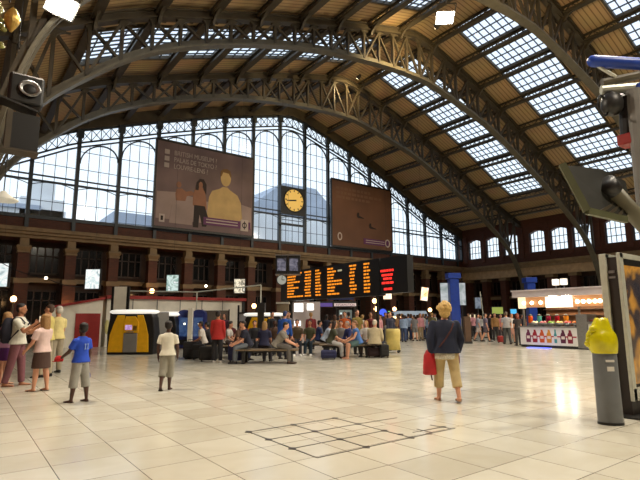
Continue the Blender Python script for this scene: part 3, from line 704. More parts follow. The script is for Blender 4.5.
# ------------------------------------------------------------------ catenary cables and lighting rail
def cable(label, pts, r=.02):
    P0 = [Vector(p) for p in pts]; out = []
    for a, b in zip(P0, P0[1:]):
        for k in range(8):
            t_ = k/8; q = a.lerp(b, t_); q.z -= .12*math.sin(PI*t_); out.append(q)
    out.append(P0[-1]); tag(build(MB().path(out, r, 6), 'overhead_cable', BLACK), label, 'cable')
cable('thin overhead cable sagging past the first lit hanging boxes', [(XL+.06,21,4.0), at_depth(0,262,22), at_depth(46,278,22.4), at_depth(84,287,23)], .02)
gl_ = thing('guide_rail', 'long thin horizontal rail on slim droppers above the white pavilion', 'rail', at_depth(195, 290, 25))
pa, pb, pc = at_depth(128,291,25), at_depth(197,292,24.5), at_depth(261,285,23.5)
build(MB().path([pa,pb,pc], .03, 6), 'rail_tube', ALU, gl_, world=True)
for q in (pb, pc): build(MB().tube(q, (q.x,q.y,0), .03, n=6), 'dropper', ALU, gl_, world=True)
for k, (px, py, dep) in enumerate(((46,278,22.4),(206,286,26))):
    p = at_depth(px, py, dep); tag(build(MB().ell(p, .07,.07,.07), 'bare_bulb', glow('bulb_glow', (1,.8,.5,1), 8)), ('tiny bare bulb glowing on the overhead cable','tiny bare bulb glowing above the white pavilion')[k], 'bulb')
# wall lamps: pairs of globes on brackets on the columns
for (px, py, dep, lab, pw) in ((13.5,299,26,'warm globe lamp on the column behind the backpack wearer',30),(68,309,30,'warm globe lamp on the column left of the yellow ticket machine',22),
        (152,291,32.5,'warm globe lamp glowing on the column over the pavilion roof',22),(223.5,306,33,'small warm globe lamp at the end of the white pavilion',10),(254,306,33,'small warm globe lamp above the parasol-topped yellow machine',10),
        (281,306,34,'small warm globe lamp close under the first amber column',10),(374.5,301,33,'warm globe lamp under the gap between amber and red lights',16),
        (376,309,33,'lower warm globe lamp under the gap between amber and red lights',10),(394.5,309,39,'warm orange globe lamp beside the distant bright stall',12),(430,310,40,'pale globe lamp just beside the blonde woman',8),
        (318,309,32,'small warm globe lamp at the edge of the information kiosk',6)):
    p = at_depth(px, py, dep); t = thing('wall_lamp', lab, 'lamp', p)
    build(MB().ell((0,0,.0), .15,.15,.17), 'globe', LAMPG, t); build(MB().lathe([(.05,-.3),(.06,-.2),(.14,-.16),(.05,-.14)]), 'bracket', IRON, t)
    build(MB().tube((0,0,-.3),(0,0,-p.z),.04,n=8), 'stem', IRON, t)
    ld = bpy.data.lights.new('globe_lamp', 'POINT'); ld.energy = pw; ld.color = (1,.5,.2); ld.shadow_soft_size = .2
    lo = bpy.data.objects.new('lamp', ld); C.objects.link(lo); lo.parent = t; lo.location = (-.2,-.3,.15)

# ------------------------------------------------------------------ loudspeaker boxes and ornament at the near truss foot
q = on_y(26.5, 90, 11.0)
ls = thing('horn_loudspeaker', 'dark square loudspeaker box with a round pale-rimmed horn on the truss foot', 'loudspeaker', (q.x, q.y, q.z))
build(MB().bx(-.31,.31,-.05,.3,-.32,.32), 'cabinet', BLACK, ls, bevel=.05)
build(MB().loft([((.05,-.06,0),(.17,0,0),(0,0,.15)),((.05,-.13,0),(.2,0,0),(0,0,.17)),((.05,-.13,0),(.16,0,0),(0,0,.135)),((.05,-.04,0),(.08,0,0),(0,0,.07))], 20), 'horn_rim', STEEL, ls, smooth=True)
build(MB().ell((.05,-.07,0),.14,.04,.12), 'horn_mouth', BLACK, ls, smooth=True)
build(MB().beam((-.5,.1,-.26),(.22,.1,-.44),.4,.04), 'shelf', CHAR, ls)
q2 = on_y(23, 132, 11.0)
l2 = thing('lower_cabinet', 'tall dark equipment cabinet on a pale shelf under the horn loudspeaker', 'cabinet', (q2.x, q2.y, q2.z))
build(MB().bx(-.28,.28,-.02,.3,-.36,.38), 'cabinet_body', BLACK, l2); build(MB().bx(-.3,-.2,-.05,.3,-.38,.4), 'side_plate', IRON, l2)
build(MB().bx(-.36,.3,-.08,.3,-.42,-.385), 'shelf', IRON, l2)
o = on_y(8, 18, 9.4); orn = thing('hanging_ornament', 'gilded fluted shell ornament with a leafy garland hung beside the near truss', 'ornament', o)
sh = MB()
rg = []
for k in range(9):
    t_ = k/8; r_ = .02+.12*math.sin(PI*min(1, t_*1.02))*(1-.25*t_); rg.append(((.06,0,.22-.46*t_),(r_,0,0),(0,r_*.8,0)))
build(sh.loft(rg, 16), 'gilded_shell', mat('gilt', col(196,160,84), .35, .7, .2, 12), orn)
gm = MB()
for k in range(26):
    a = random.uniform(-.22,-.06); z = .35-.04*k; gm.ell((a+random.uniform(-.03,.03), random.uniform(-.05,.05), z), .05,.03,.04, 8, 5)
build(gm, 'garland', mat('gilt_green_leaf', col(132,130,70), .5, .3, .35, 14), orn)
build(MB().tube((0,0,.3),(0,0,5),.015,n=6), 'hanger', BLACK, orn)
o = on_y(3, 199, 14.0); pd = thing('pendant_lamp', 'pale conical pendant lamp shade at the image edge before the glazed gable', 'lamp', o)
build(MB().lathe([(.05,.2),(.1,.14),(.34,-.02),(.32,-.04),(.08,.08),(.03,.12)]), 'shade', mat('pale_enamel', col(214,210,190), .4, 0, .05, 5, emit=(1,.95,.8,1), es=.25), pd, smooth=True)
build(MB().tube((0,0,.2),(0,0,9),.012,n=6), 'cord', BLACK, pd)

# ------------------------------------------------------------------ mast at the picture's edge with big floodlight head and arms
g0 = ground(676, 436); MXX, MYY = at_depth(690, 240, 8.4).x, at_depth(690, 240, 8.4).y
mst = thing('equipment_mast', 'tall grey equipment mast carrying blue and grey tubular arms above the poster stand', 'mast', (MXX, MYY, 0))
build(MB().tube((MXX,MYY,0),(MXX,MYY,6.6),.12,.1,14), 'pole', GREYP, mst, world=True)
build(MB().lathe([(.35,0),(.35,.05),(.2,.12),(.14,.3)], (MXX,MYY,0)), 'base', CHAR, mst, world=True)
def dp(px, py, d=8.4): return at_depth(px, py, d)
build(MB().tube(dp(593,61,8.6), dp(672,66), .105, .105, 12, True), 'blue_arm', BLUE, mst, world=True, smooth=True)
build(MB().tube(dp(602,83,8.6), dp(672,68), .075, .075, 10), 'grey_arm', IRON_GREY, mst, world=True)
build(MB().tube(dp(601,90,8.6), dp(672,84), .08, .08, 10), 'pale_arm', ALU, mst, world=True)
build(MB().tube(dp(598,66,8.6), dp(616,77,8.5), .03, .03, 8), 'brace', ALU, mst, world=True)
build(MB().tube(dp(634,90), dp(647,229,8.15), .13, .12, 12), 'lower_pole', GREYP, mst, world=True)
a = dp(612, 104, 8.5); build(MB().ell(a,.2,.18,.22).tube(a+Vector((-.1,0,.1)), a+Vector((.35,0,.2)), .11, .1, 10), 'cable_drum', CHAR, mst, world=True, smooth=True)
build(MB().path([a+Vector((-.25+.18*math.cos(t_), .05, -.08+.18*math.sin(t_))) for t_ in [2*PI*k/14 for k in range(15)]], .018, 6), 'cable_loop', BLACK, mst, world=True)
build(MB().tube(dp(626,97,8.5), dp(628,136,8.5), .12, .12, 12), 'motor', BLACK, mst, world=True)
c_ = dp(628, 141, 8.5); build(MB().bx(c_.x-.16,c_.x+.16,c_.y-.12,c_.y+.12,c_.z-.09,c_.z+.1), 'red_box', RED, mst, world=True, bevel=.02)
c_ = dp(637, 92, 8.5); build(MB().bx(c_.x-.1,c_.x+.2,c_.y-.1,c_.y+.1,c_.z-.12,c_.z+.12), 'blue_box', BLUE, mst, world=True, bevel=.02)
# big flood head seen from behind and below
fh = thing('projector_head', 'big dark tapering projector head with pale front rim on a thick tube arm', 'projector', dp(610, 190, 7.6))
F = [dp(562,164,7.4), dp(587,211,7.2), dp(626,220,7.7), dp(600,168,7.9)]; B = [dp(606,176,7.9), dp(613,200,7.8), dp(632,206,8.0), dp(626,181,8.1)]
build(MB().add(F+B, [(0,1,2,3),(7,6,5,4),(0,4,5,1),(1,5,6,2),(2,6,7,3),(3,7,4,0)]), 'housing', mat('dark_green_housing', col(30,30,25), .6, 0, .15, 4), fh, world=True, bevel=.03)
build(MB().beam(F[0],F[1],.07,.1).beam(F[1],F[2],.07,.1), 'front_rim', mat('pale_green_rim', col(84,86,60), .5, 0, .1, 4), fh, world=True)
rb = MB()
for t_ in (.25,.5,.75):
    rb.beam(F[1].lerp(F[2],t_), B[1].lerp(B[2],t_), .03, .05)
build(rb, 'cooling_rib', IRON, fh, world=True)
build(MB().tube(dp(609,187,7.7), dp(690,275,8.4), .13, .13, 14), 'tube_arm', mat('khaki_tube', col(104,100,80), .45, 0, .1, 4), fh, world=True, smooth=True)
build(MB().tube(dp(605,183,7.7), dp(613,191,7.75), .16, .16, 14), 'clamp', CHAR, fh, world=True, smooth=True)

# ------------------------------------------------------------------ poster stand and bin 
PX, PY0, PY1 = 7.95, 3.12, 3.42
ps = thing('poster_stand', 'tall double-sided lit poster stand with pale frames and dark side, golden picture', 'poster stand', (PX+.65, 3.25, 0))
build(MB().bx(PX+.01, PX+1.33, PY0+.05, PY1-.05, .0, 2.32), 'body', mat('dark_brown_side', col(40,32,28), .45, 0, .1, 5), ps, world=True)
fr = MB()
for y0_, y1_ in ((PY0,PY0+.05),(PY1-.1,PY1)):
    fr.bx(PX-.03,PX+.095,y0_,y1_,.22,2.38).bx(PX+1.27,PX+1.36,y0_,y1_,.22,2.38).bx(PX-.015,PX+1.36,y0_,y1_,2.3,2.38).bx(PX-.015,PX+1.36,y0_,y1_,.22,.4)
build(fr, 'frame', ALU, ps, world=True, bevel=.008)
build(MB().bx(PX+.12,PX+1.22,PY0+.02,PY0+.045,.45,2.2), 'poster', picture_mat('golden_poster_picture', [(.01,.008,.02,1),(.06,.03,.02,1),(.75,.32,.03,1),(.35,.14,.02,1),(.9,.62,.2,1),(.03,.02,.02,1)], 1.9, .6, 3, .35), ps, world=True)
build(MB().bx(PX+.03,PX+.12,PY0+.018,PY0+.05,.4,2.3).bx(PX+.03,PX+1.3,PY0+.018,PY0+.05,2.2,2.3), 'inner_surround', BLACK, ps, world=True)
st = build(MB().bx(PX+.5,PX+.78,PY0+.008,PY0+.02,.55,.72), 'white_sticker', WHITE, ps, world=True)
text('10', .13, (PX+.56, PY0+.006, .58), (1,0,0), (0,0,1), BLACK, ps, ext=.001)
build(MB().bx(PX-.2,PX+1.6,PY0-.15,PY1+.15,0,.025), 'base_plate', CHAR, ps, world=True)
build(MB().bx(PX-.005,PX+.012,PY0+.1,PY1-.1,2.08,2.12).bx(PX-.005,PX+.012,PY0+.1,PY1-.1,2.0,2.03), 'side_plate_label', STEEL, ps, world=True)
gb_ = ground(611, 424); bn = thing('litter_bin', 'slim grey bin post holding a bulging yellow bag beside the poster stand', 'litter bin', (gb_.x, gb_.y, 0), R(-40))
BING = mat('grey_bin_enamel', col(112,116,120), .4, .1, .08, 5)
build(MB().loft([((0,0,z),(r_,0,0),(0,r_*.8,0)) for z, r_ in ((.02,.15),(.04,.16),(.95,.155),(1.0,.145))], 20), 'post', BING, bn, smooth=True)
build(MB().loft([((0,0,z),(r_,0,0),(0,r_*.8,0)) for z, r_ in ((0,.165),(.03,.165),(.035,.15))], 20), 'foot', CHAR, bn)
build(MB().bx(-.05,.06,-.128,-.112,.82,.85).bx(-.04,.05,-.127,-.112,.7,.76), 'label_plate', WHITE, bn)
bg_ = MB(); vs = []; n_ = 26; m__ = 16
rnd = random.Random(4); fold = [rnd.uniform(-.09,.09) for _ in range(n_)]
for k in range(m__):
    t_ = k/(m__-1); z = .93+.47*t_; r_ = .165+.03*math.sin(PI*min(1,t_*1.5))-.085*max(0,t_-.55)/.45
    for j in range(n_):
        q = r_*(1+fold[j]*(.4+.9*t_)+.03*math.sin(5*t_+j)); vs.append((-.03*math.sin(PI*t_)+q*math.cos(2*PI*j/n_), .85*q*math.sin(2*PI*j/n_), z+.02*math.sin(j*1.7)*t_))
fs = [(k*n_+j, k*n_+(j+1)%n_, (k+1)*n_+(j+1)%n_, (k+1)*n_+j) for k in range(m__-1) for j in range(n_)]+[tuple(range((m__-1)*n_, m__*n_))]
bg_.add(vs, fs)
bag = build(bg_, 'yellow_bag', mat('yellow_plastic_film', col(206,196,14), .25, 0, .18, 6, .5), bn, smooth=True)
bag.data.materials[0].node_tree.nodes['Principled BSDF'].inputs['Transmission Weight'].default_value = 0
bt = MB()
for k in range(5): bt.ell((-.2+.01*k, -.02*k, 1.06+.05*k), .05,.045,.05)
build(bt, 'bag_fold', MATS['yellow_plastic_film'], bag, smooth=True)
build(MB().path([(.17*math.cos(2*PI*k/20)-.02, .145*math.sin(2*PI*k/20), 1.14) for k in range(21)], .012, 6), 'holding_ring', STEEL, bn)
# ------------------------------------------------------------------ yellow ticket machines
SCREEN_P = picture_mat('ticket_screen_picture', [(.25,.1,.3,1),(.5,.3,.6,1),(.85,.75,.9,1)], 9, 1.0, 2)
def ticket_machine(label, x, y, rz, s=1.0, globe=False):
    t = thing('ticket_machine', label, 'ticket machine', (x,y,0), rz, 'yellow ticket machines'); t.scale = (s,s,s)
    sh = MB().prism([(-.95,0),(.95,0),(.98,.9),(.9,1.5),(.82,1.66),(-.82,1.66),(-.9,1.5),(-.98,.9)], (0,.75,0), (1,0,0), (0,0,1), .72)
    build(sh, 'shell', BLACK, t, bevel=.04)
    for sx in (-1, 1):
        pl_ = [(sx*.26,.1),(sx*.78,.1),(sx*.74,.8),(sx*.62,1.25),(sx*.5,1.6),(sx*.26,1.6)]
        if sx < 0: pl_ = [(sx*.26,.1),(sx*.9,.1),(sx*.84,.8),(sx*.7,1.25),(sx*.56,1.6),(sx*.26,1.6)]
        build(MB().prism(pl_ if sx > 0 else pl_[::-1], (0,.03,0), (1,0,0), (0,0,1), .05), 'side_panel', YEL, t, bevel=.01)
    build(MB().add([(-.26,-.06,.1),(.3,-.06,.1),(.3,-.06,.86),(-.26,-.06,.86),(-.26,.05,.1),(.3,.05,.1),(.3,.05,.86),(-.26,.05,.86)], [(0,1,2,3),(7,6,5,4),(0,4,5,1),(1,5,6,2),(2,6,7,3),(3,7,4,0)]), 'lower_door', GREYP, t, bevel=.015)
    co_ = build(MB().prism([(-.26,.88),(.34,.88),(.34,1.3),(.2,1.55),(-.2,1.55),(-.26,1.3)], (0,.0,0), (1,0,0), (0,0,1), .06), 'console', YEL, t, bevel=.01)
    build(MB().bx(-.2,.08,-.075,-.055,1.0,1.2), 'screen', SCREEN_P, co_)
    kp = MB()
    for i in range(3):
        for j in range(4): kp.bx(.14+.05*i,.175+.05*i,-.075,-.058,.98+.05*j,1.015+.05*j)
    build(kp, 'keypad', CHAR, co_); build(MB().bx(-.15,.15,-.1,-.05,.9,.94), 'coin_tray', STEEL, co_)
    rg = [((0,.36,z),(a,0,0),(0,b,0)) for z, a, b in ((1.66,.9,.42),(1.7,1.02,.5),(1.75,1.04,.52),(1.8,.98,.48),(1.83,.8,.38))]
    build(MB().loft(rg, 36), 'canopy', mat('white_lit_canopy', col(236,234,226), .4, 0, .03, 3, emit=(1,.97,.88,1), es=.7), t, smooth=True)
    if globe:
        build(MB().ell((-1.02,.1,1.12),.1,.1,.3), 'side_globe', mat('pale_yellow_globe', col(214,206,140), .4, 0, .08, 4), t, smooth=True)
    return t
TA = R(-36.6)
ticket_machine('largest yellow and black ticket machine with white canopy, behind the boy in blue', 5.85, 21.0, TA, 1, True)
ticket_machine('yellow ticket machine half hidden behind the first, just right of its black flank', 7.7, 23.4, TA, .95)
ticket_machine('yellow ticket machine seen between grey column and blue booths', 9.3, 26.2, TA, 1.0)
p_ = at_depth(263, 330, 22.3); ticket_machine('yellow ticket machine with white canopy behind the seated travellers on the first bench', p_.x, p_.y, TA, .93)
gc = at_depth(161, 330, 22.0); t = thing('advertising_column', 'plain grey column standing between two yellow ticket machines', 'column', (gc.x, gc.y, 0))
build(MB().bx(-.28,.28,-.2,.2,0,1.75), 'shaft', GREYP, t, bevel=.03); build(MB().bx(-.32,.32,-.24,.24,0,.1), 'foot', CHAR, t)
# blue booths
def booth(label, px, dep):
    p = at_depth(px, 340, dep); t = thing('vending_booth', label, 'vending booth', (p.x, p.y, 0), TA, 'blue vending booths')
    build(MB().bx(-.3,.3,0,.6,0.03,1.68), 'cabinet', mat('dark_blue_enamel', col(34,46,110), .4, 0, .1, 3), t, bevel=.03)
    build(MB().prism(ellp(0,0,.3,.2), (0,.02,1.68), (1,0,0), (0,0,1), -.5), 'rounded_top', MATS['dark_blue_enamel'], t)
    build(MB().bx(-.22,.22,-.012,0,.6,1.5), 'display_window', picture_mat('booth_picture_%d' % int(px), [(.02,.05,.18,1),(.05,.12,.3,1),(.12,.2,.4,1)], 5, .45, px), t)
    build(MB().ell((.05,-.02,1.2),.05,.02,.05), 'bright_spot', glow('booth_spot', (1,.95,.7,1), 3), t); build(MB().bx(-.2,.2,-.012,0,.2,.45), 'delivery_flap', CHAR, t)  # small glowing bead on the booth front, then the flap
booth('dark blue vending booth nearest the walking boy in white', 183, 23.5)
booth('dark blue vending booth next to the grey partition and seated white-shirted man', 197.5, 23.3)
pq = at_depth(189.8, 338, 23.2); t = thing('partition_post', 'pale slim post standing between the two blue vending booths', 'post', (pq.x, pq.y, 0), TA)
build(MB().bx(-.1,.1,-.1,.3,0,1.95), 'shaft', CREAM, t); build(MB().bx(-.14,.14,-.14,.34,0,.06), 'foot', CHAR, t)
pq = at_depth(213, 335, 24.3); t = thing('partition_screen', 'brown-grey partition panel between blue booth and end of the white pavilion', 'partition', (pq.x, pq.y, 0), TA)
build(MB().bx(-.55,.75,0,.06,.1,1.85), 'panel', mat('brown_grey_partition', col(98,88,78), .6, 0, .08, 3), t); build(MB().bx(-.6,-.55,-.02,.08,0,1.9).bx(.75,.8,-.02,.08,0,1.9), 'upright', CHAR, t)

# ------------------------------------------------------------------ white pavilion with red roof edge
Z1 = 2.72
pv = thing('sales_pavilion', 'long white sales pavilion with red roof edge behind the ticket machines', 'pavilion', (10, 28.6, 0))
build(MB().bx(6.5,14.6,28,29.5,0,Z1-.18), 'wall', CREAM, pv, world=True); build(MB().bx(6.45,14.8,27.8,29.7,Z1-.18,Z1), 'roof_edge', RED, pv, world=True)
jt = MB()
for k in range(1, 6): jt.bx(6.5+1.35*k-.02,6.5+1.35*k+.02,27.985,28,0,Z1-.18)
build(jt, 'panel_joint', GREYP, pv, world=True)
build(MB().bx(14.6,14.75,27.9,28.05,0,Z1), 'corner_post', BLACK, pv, world=True)
pv = thing('sloping_kiosk', 'beige kiosk with red sloping roof line and red door behind the boy in blue', 'kiosk', (5.2, 28.6, 0))
build(MB().prism([(3.9,0),(6.3,0),(6.3,2.5),(3.9,2.0)], (0,28,0), (1,0,0), (0,0,1), -1.4), 'wall', CREAM, pv, world=True)
build(MB().beam((3.8,28.6,2.05),(6.36,28.6,2.56),1.5,.12), 'roof_edge', RED, pv, world=True); build(MB().bx(5.0,6.2,27.96,28,0,1.75), 'door', RED, pv, world=True)
pq = at_depth(120.5, 299, 23); t = thing('blank_panel_sign', 'blank beige panel on black uprights over the largest yellow ticket machine', 'sign', (pq.x, pq.y, 0), TA)
build(MB().bx(-.3,.3,-.04,.04,pq.z-.55,pq.z+.58), 'panel', CREAM, t); build(MB().bx(-.42,-.3,-.05,.05,0,pq.z+.58).bx(.3,.42,-.05,.05,0,pq.z+.58), 'upright', BLACK, t)
# grey cabin, white cabin and information kiosk
pq = at_depth(262, 330, 27.5); t = thing('grey_cabin', 'low pale grey cabin wall behind the first bench of travellers', 'cabin', (pq.x, pq.y, 0), TA)
build(MB().bx(-1.3,.75,0,1.0,0,1.72), 'wall', mat('pale_grey_cabin', col(168,164,164), .55, 0, .06, 2), t); build(MB().bx(-1.35,.8,-.05,1.05,1.72,1.8), 'roof_edge', DFR, t)
build(MB().bx(-1.4,-1.3,-.06,.05,0,2.2), 'corner_post', BLACK, t)
pq = at_depth(306, 330, 25.5); t = thing('white_cabin', 'white cabin wall with bright lit windows under the departure board', 'cabin', (pq.x, pq.y, 0), TA)
build(MB().bx(-.75,.75,0,1.2,0,2.3), 'wall', mat('white_pink_cabin', col(206,194,194), .55, 0, .05, 2), t)
for a, b, z0, z1 in ((-.62,-.15,1.78,2.22),(.05,.4,1.86,2.2),(-.62,-.28,1.05,1.3)):
    build(MB().bx(a,b,-.02,0,z0,z1), 'lit_window', glow('cabin_window_glow', (1,.97,.9,1), 2.2), t)
build(MB().bx(.1,.45,-.02,0,.8,1.0), 'notice', mat('yellow_notice', col(190,180,110), .6, 0, .05, 5), t)
pq = at_depth(283, 322, 27.2); t = thing('beige_pillar', 'beige square pillar between grey cabin and white cabin', 'pillar', (pq.x, pq.y, 0), TA); t['kind'] = 'thing'
build(MB().bx(-.35,.3,0,.5,0,2.25), 'shaft', mat('beige_pillar_paint', col(150,132,104), .6, 0, .08, 2), t); build(MB().bx(-.4,.35,-.05,.55,2.25,2.35), 'cap', CREAM, t)
pq = at_depth(338, 330, 27); t = thing('information_kiosk', 'glazed information kiosk with lettered fascia below the departure board', 'kiosk', (pq.x, pq.y, 0), TA)
build(MB().bx(-1.1,1.05,0,.12,2.05,2.3).bx(-1.1,1.05,0,1.6,2.3,2.38), 'fascia', CHAR, t); build(MB().bx(-1.1,-1.0,0,1.6,0,2.05).bx(.95,1.05,0,1.6,0,2.05).bx(-.1,-.02,0,.08,0,2.05).bx(-1.1,1.05,1.5,1.6,0,2.05), 'frame', CHAR, t)
build(MB().bx(-1.0,.95,.05,.5,0,1.0), 'counter', GREYP, t); build(MB().bx(-1.0,.95,.08,.1,1.0,2.05), 'glass_pane', GLASS, t)
build(MB().bx(.1,.85,.9,.95,1.1,1.9), 'back_panel', mat('pale_green_panel', col(150,156,140), .6, 0, .08, 3, emit=(.6,.66,.55,1), es=.25), t)
build(MB().bx(-.2,1.03,-.03,0,2.1,2.26), 'sign_panel', mat('fascia_sign', col(200,180,176), .5, 0, 0, emit=(1,.85,.85,1), es=.35), t)
text('INFORMATION', .17, (-.12,-.035,2.115), (1,0,0), (0,0,1), mat('sign_red_ink', col(120,30,60), .5, 0, 0), t, ext=.002, width=1.05) if False else None
lt_ = text('INFORMATION', .17, (0,0,0), (1,0,0), (0,0,1), mat('sign_red_ink', col(110,34,60), .5, 0, 0), bpy.data.objects['departure_board'], ext=.002, width=1.05)
lt_.parent = t; lt_.location = (-.12,-.035,2.115)
for v in lt_.data.vertices: v.co += world_loc(bpy.data.objects['departure_board'])
build(MB().bx(-1.08,-.3,-.03,0,2.08,2.28), 'purple_sign', mat('purple_sign_lit', col(70,50,130), .5, 0, .1, 6, emit=(.22,.14,.5,1), es=.3), t)
build(MB().bx(-.5,.9,-.02,0,2.45,2.6).bx(-.5,-.45,0,.05,2.38,2.6).bx(.85,.9,0,.05,2.38,2.6), 'upper_screen', mat('dark_blue_sign', col(30,40,80), .4, 0, .1, 4), t)
build(MB().tube((.2,.5,1.2),(.2,.5,1.75),.05), 'tube_lamp', glow('tube_glow', (.9,1,.95,1), 1.2), t)

# ------------------------------------------------------------------ juice kiosk on the right
KX = 22.5
def kz(px, py): return on_x(px, py, KX).z
def ky(px): return on_x(px, 330, KX).y
kk = thing('juice_kiosk', 'brightly lit juice kiosk with pale canopy and bottle pictures on its white counter', 'kiosk', (KX+1.5, 11, 0))
yl, yr_ = 13.7, 6.5
cz0, cz1 = 2.3, 2.68
build(MB().bx(KX-.25,KX+3.4,yr_,yl+.15,cz0+.1,cz1).bx(KX-.3,KX+3.5,yr_-.1,yl+.2,cz1,cz1+.07), 'canopy', mat('pale_lilac_canopy', col(186,176,178), .5, 0, .06, 2), kk, world=True)
LITB = glow('kiosk_lit_band', (1,.80,.45,1), 1.5); LITW = glow('kiosk_lit_panel', (1,.90,.66,1), 2.4)
ya_, yb_ = ky(547), ky(574)
build(MB().bx(KX+.1,KX+.2,yr_,yl,1.9,cz0+.1), 'menu_band', mat('menu_band_brown', col(140,92,56), .5, 0, .25, 2, emit=(1,.55,.25,1), es=.25), kk, world=True)
build(MB().bx(KX+.05,KX+.1,yb_,ya_,1.88,cz0+.08), 'lit_menu_panel', LITW, kk, world=True)
build(MB().bx(KX+.0,KX+.1,yl-.35,yl,1.86,cz0+.1), 'lit_end_panel', LITB, kk, world=True)
for px in (526,534,543,580,586,592,598,603):
    y = ky(px); build(MB().ell((KX-.02,y,2.12),.07,.09,.09), 'lamp_bulb', glow('kiosk_bulb', (1,.82,.5,1), 9), kk, world=True)
for px in (556.5, 569.5): y = ky(px); build(MB().ell((KX-.12,y,cz0+.12),.1,.16,.12), 'spot_lamp', glow('kiosk_spot', (1,.9,.66,1), 60), kk, world=True)
for px in (566, 569, 572): pass
build(MB().bx(KX,KX+.9,ky(577),yl,.12,.95).bx(KX+.1,KX+.9,ky(577),yl,.0,.12), 'counter', mat('counter_white', col(224,222,220), .35, 0, .04, 3), kk, world=True)
build(MB().bx(KX-.06,KX+.95,ky(577),yl+.05,.95,1.0), 'counter_top', STEEL, kk, world=True)
build(MB().bx(KX-.02,KX+.9,ky(588),ky(577),.05,1.55), 'steel_column', STEEL, kk, world=True)
build(MB().bx(KX,KX+.9,yr_,ky(588.5),.1,1.12), 'counter', MATS['counter_white'], kk, world=True)
build(MB().bx(KX-.06,KX+.95,yr_,ky(588.5),1.12,1.2), 'counter_top', STEEL, kk, world=True)
build(MB().bx(KX+.02,KX+.04,yr_,yl,.0,.12), 'plinth', CHAR, kk, world=True)
for y in (yl-.05, ky(577), yr_+.1): build(MB().bx(KX+.3,KX+.38,y-.04,y+.04,.9,cz0+.1), 'canopy_post', STEEL, kk, world=True)
build(MB().bx(KX+2.6,KX+2.8,yr_,yl,0,cz0+.1), 'back_wall', mat('kiosk_back_brown', col(120,80,52), .6, 0, .2, 2), kk, world=True)
sf = MB()
for z in (1.15,1.5,1.8): sf.bx(KX+2.3,KX+2.6,yr_,yl,z,z+.03)
build(sf, 'back_shelf', DFR, kk, world=True)
# bottle pictures on the white front
JC = [col(104,30,70),col(150,24,40),col(206,84,26),col(214,140,40),col(70,150,150),col(84,24,56),col(122,20,50)]
for k, px in enumerate((528,534.5,541.5,548.5,555,562.5,569.5)):
    y = ky(px); m_ = mat('juice_print_%d' % k, JC[k], .4, 0, .05, 6)
    poly = [(-.11,0),(.11,0),(.13,.25),(.1,.42),(.045,.5),(.045,.6),(-.045,.6),(-.1,.42),(-.13,.25)] if k != 4 else [(-.06,0),(.06,0),(.07,.35),(.035,.48),(.035,.62),(-.035,.62),(-.035,.48),(-.07,.35)]
    build(MB().prism([(-a,b) for a, b in poly], (KX-.004, y, .24), (0,-1,0), (0,0,1), .006), 'bottle_picture', m_, kk, world=True)
    build(MB().bx(KX-.014,KX-.008,y-.08,y+.08,.42,.55), 'bottle_label', mat('juice_label_pale', col(220,210,200), .5, 0, 0), kk, world=True)
build(MB().bx(KX-.006,KX-.001,ky(576),yl-.3,.5,.56), 'counter_stripe', mat('counter_red_stripe', col(170,30,60), .5, 0, 0), kk, world=True)
build(MB().bx(KX-.006,KX-.001,ky(600),ky(592),.3,.95), 'bottle_picture', MATS['juice_print_1'], kk, world=True)
for px, dz in ((530,0),(548,0),(566,0),(590,0)):
    ld = bpy.data.lights.new('kiosk_lamp', 'AREA'); ld.energy = 45; ld.color = (1,.82,.55); ld.size = 1.0
    lo = bpy.data.objects.new('lamp', ld); C.objects.link(lo); lo.parent = kk; lo.location = Vector((KX+1.2, ky(px), cz0+.05))-world_loc(kk)
# lamp cluster on the canopy
p = on_x(561, 286, KX+1); t = thing('cube_lamp', 'cluster of two small pale cube lamps standing on the juice kiosk canopy', 'lamp', (p.x, p.y, 2.75))
for dy in (-.28,.12): build(MB().bx(-.12,.12,dy,dy+.26,.22,.52), 'cube_shade', glow('cube_lamp_glow', (1,.86,.7,1), 1.6), t, bevel=.02)
build(MB().tube((0,-.15,0),(0,-.15,.22),.02).tube((0,.25,0),(0,.25,.22),.02), 'stem', STEEL, t)
# goods on the counter
gcol = [('orange',col(220,120,30)),('red',col(180,40,40)),('pale yellow',col(220,200,120)),('green',col(110,150,50)),('pink',col(214,120,130)),('cream',col(226,212,180))]
place = ['nearest the steel column','second from the steel column','third from the steel column','fourth from the steel column','fifth from the steel column','sixth from the steel column']
for k in range(6):
    y = ky(573-8.2*k); n_, c_ = gcol[k]
    t = thing('fruit_bowl', 'steel bowl of %s fruit on the juice counter, %s' % (n_, place[k]), 'bowl', (KX+.3, y, 1.0), 0, 'bowls on the juice counter')
    build(MB().lathe([(.05,0),(.16,.08),(.2,.16),(.18,.16),(.13,.07)], n=16), 'dish', STEEL, t, smooth=True)
    f_ = MB()
    for j in range(7): f_.ell((.09*math.cos(j), .09*math.sin(j), .15+.03*(j % 2)), .07,.07,.07, 8, 6)
    build(f_, 'fruit', mat('fruit_%s' % n_.replace(' ','_'), c_, .4, 0, .15, 8), t, smooth=True)['kind'] = 'stuff'
for k in range(5):
    y = ky(524+9*k); z = 1.0
    t = thing('juice_dispenser', 'clear juice dispenser on the counter back, %s from the lit end panel' % ['first','second','third','fourth','fifth'][k], 'dispenser', (KX+.65, y, z), 0, 'juice dispensers')
    build(MB().lathe([(.1,0),(.12,.02),(.12,.12),(.09,.14)], n=14), 'base', STEEL, t); build(MB().lathe([(.1,.14),(.11,.2),(.11,.48),(.1,.5)], n=14), 'tank', mat('juice_tank_%d' % k, JC[(k*2+2) % 7], .1, 0, .1, 5), t, smooth=True)
    build(MB().lathe([(.11,.5),(.1,.54),(.03,.57),(.02,.6)], n=14), 'lid', CHAR, t)
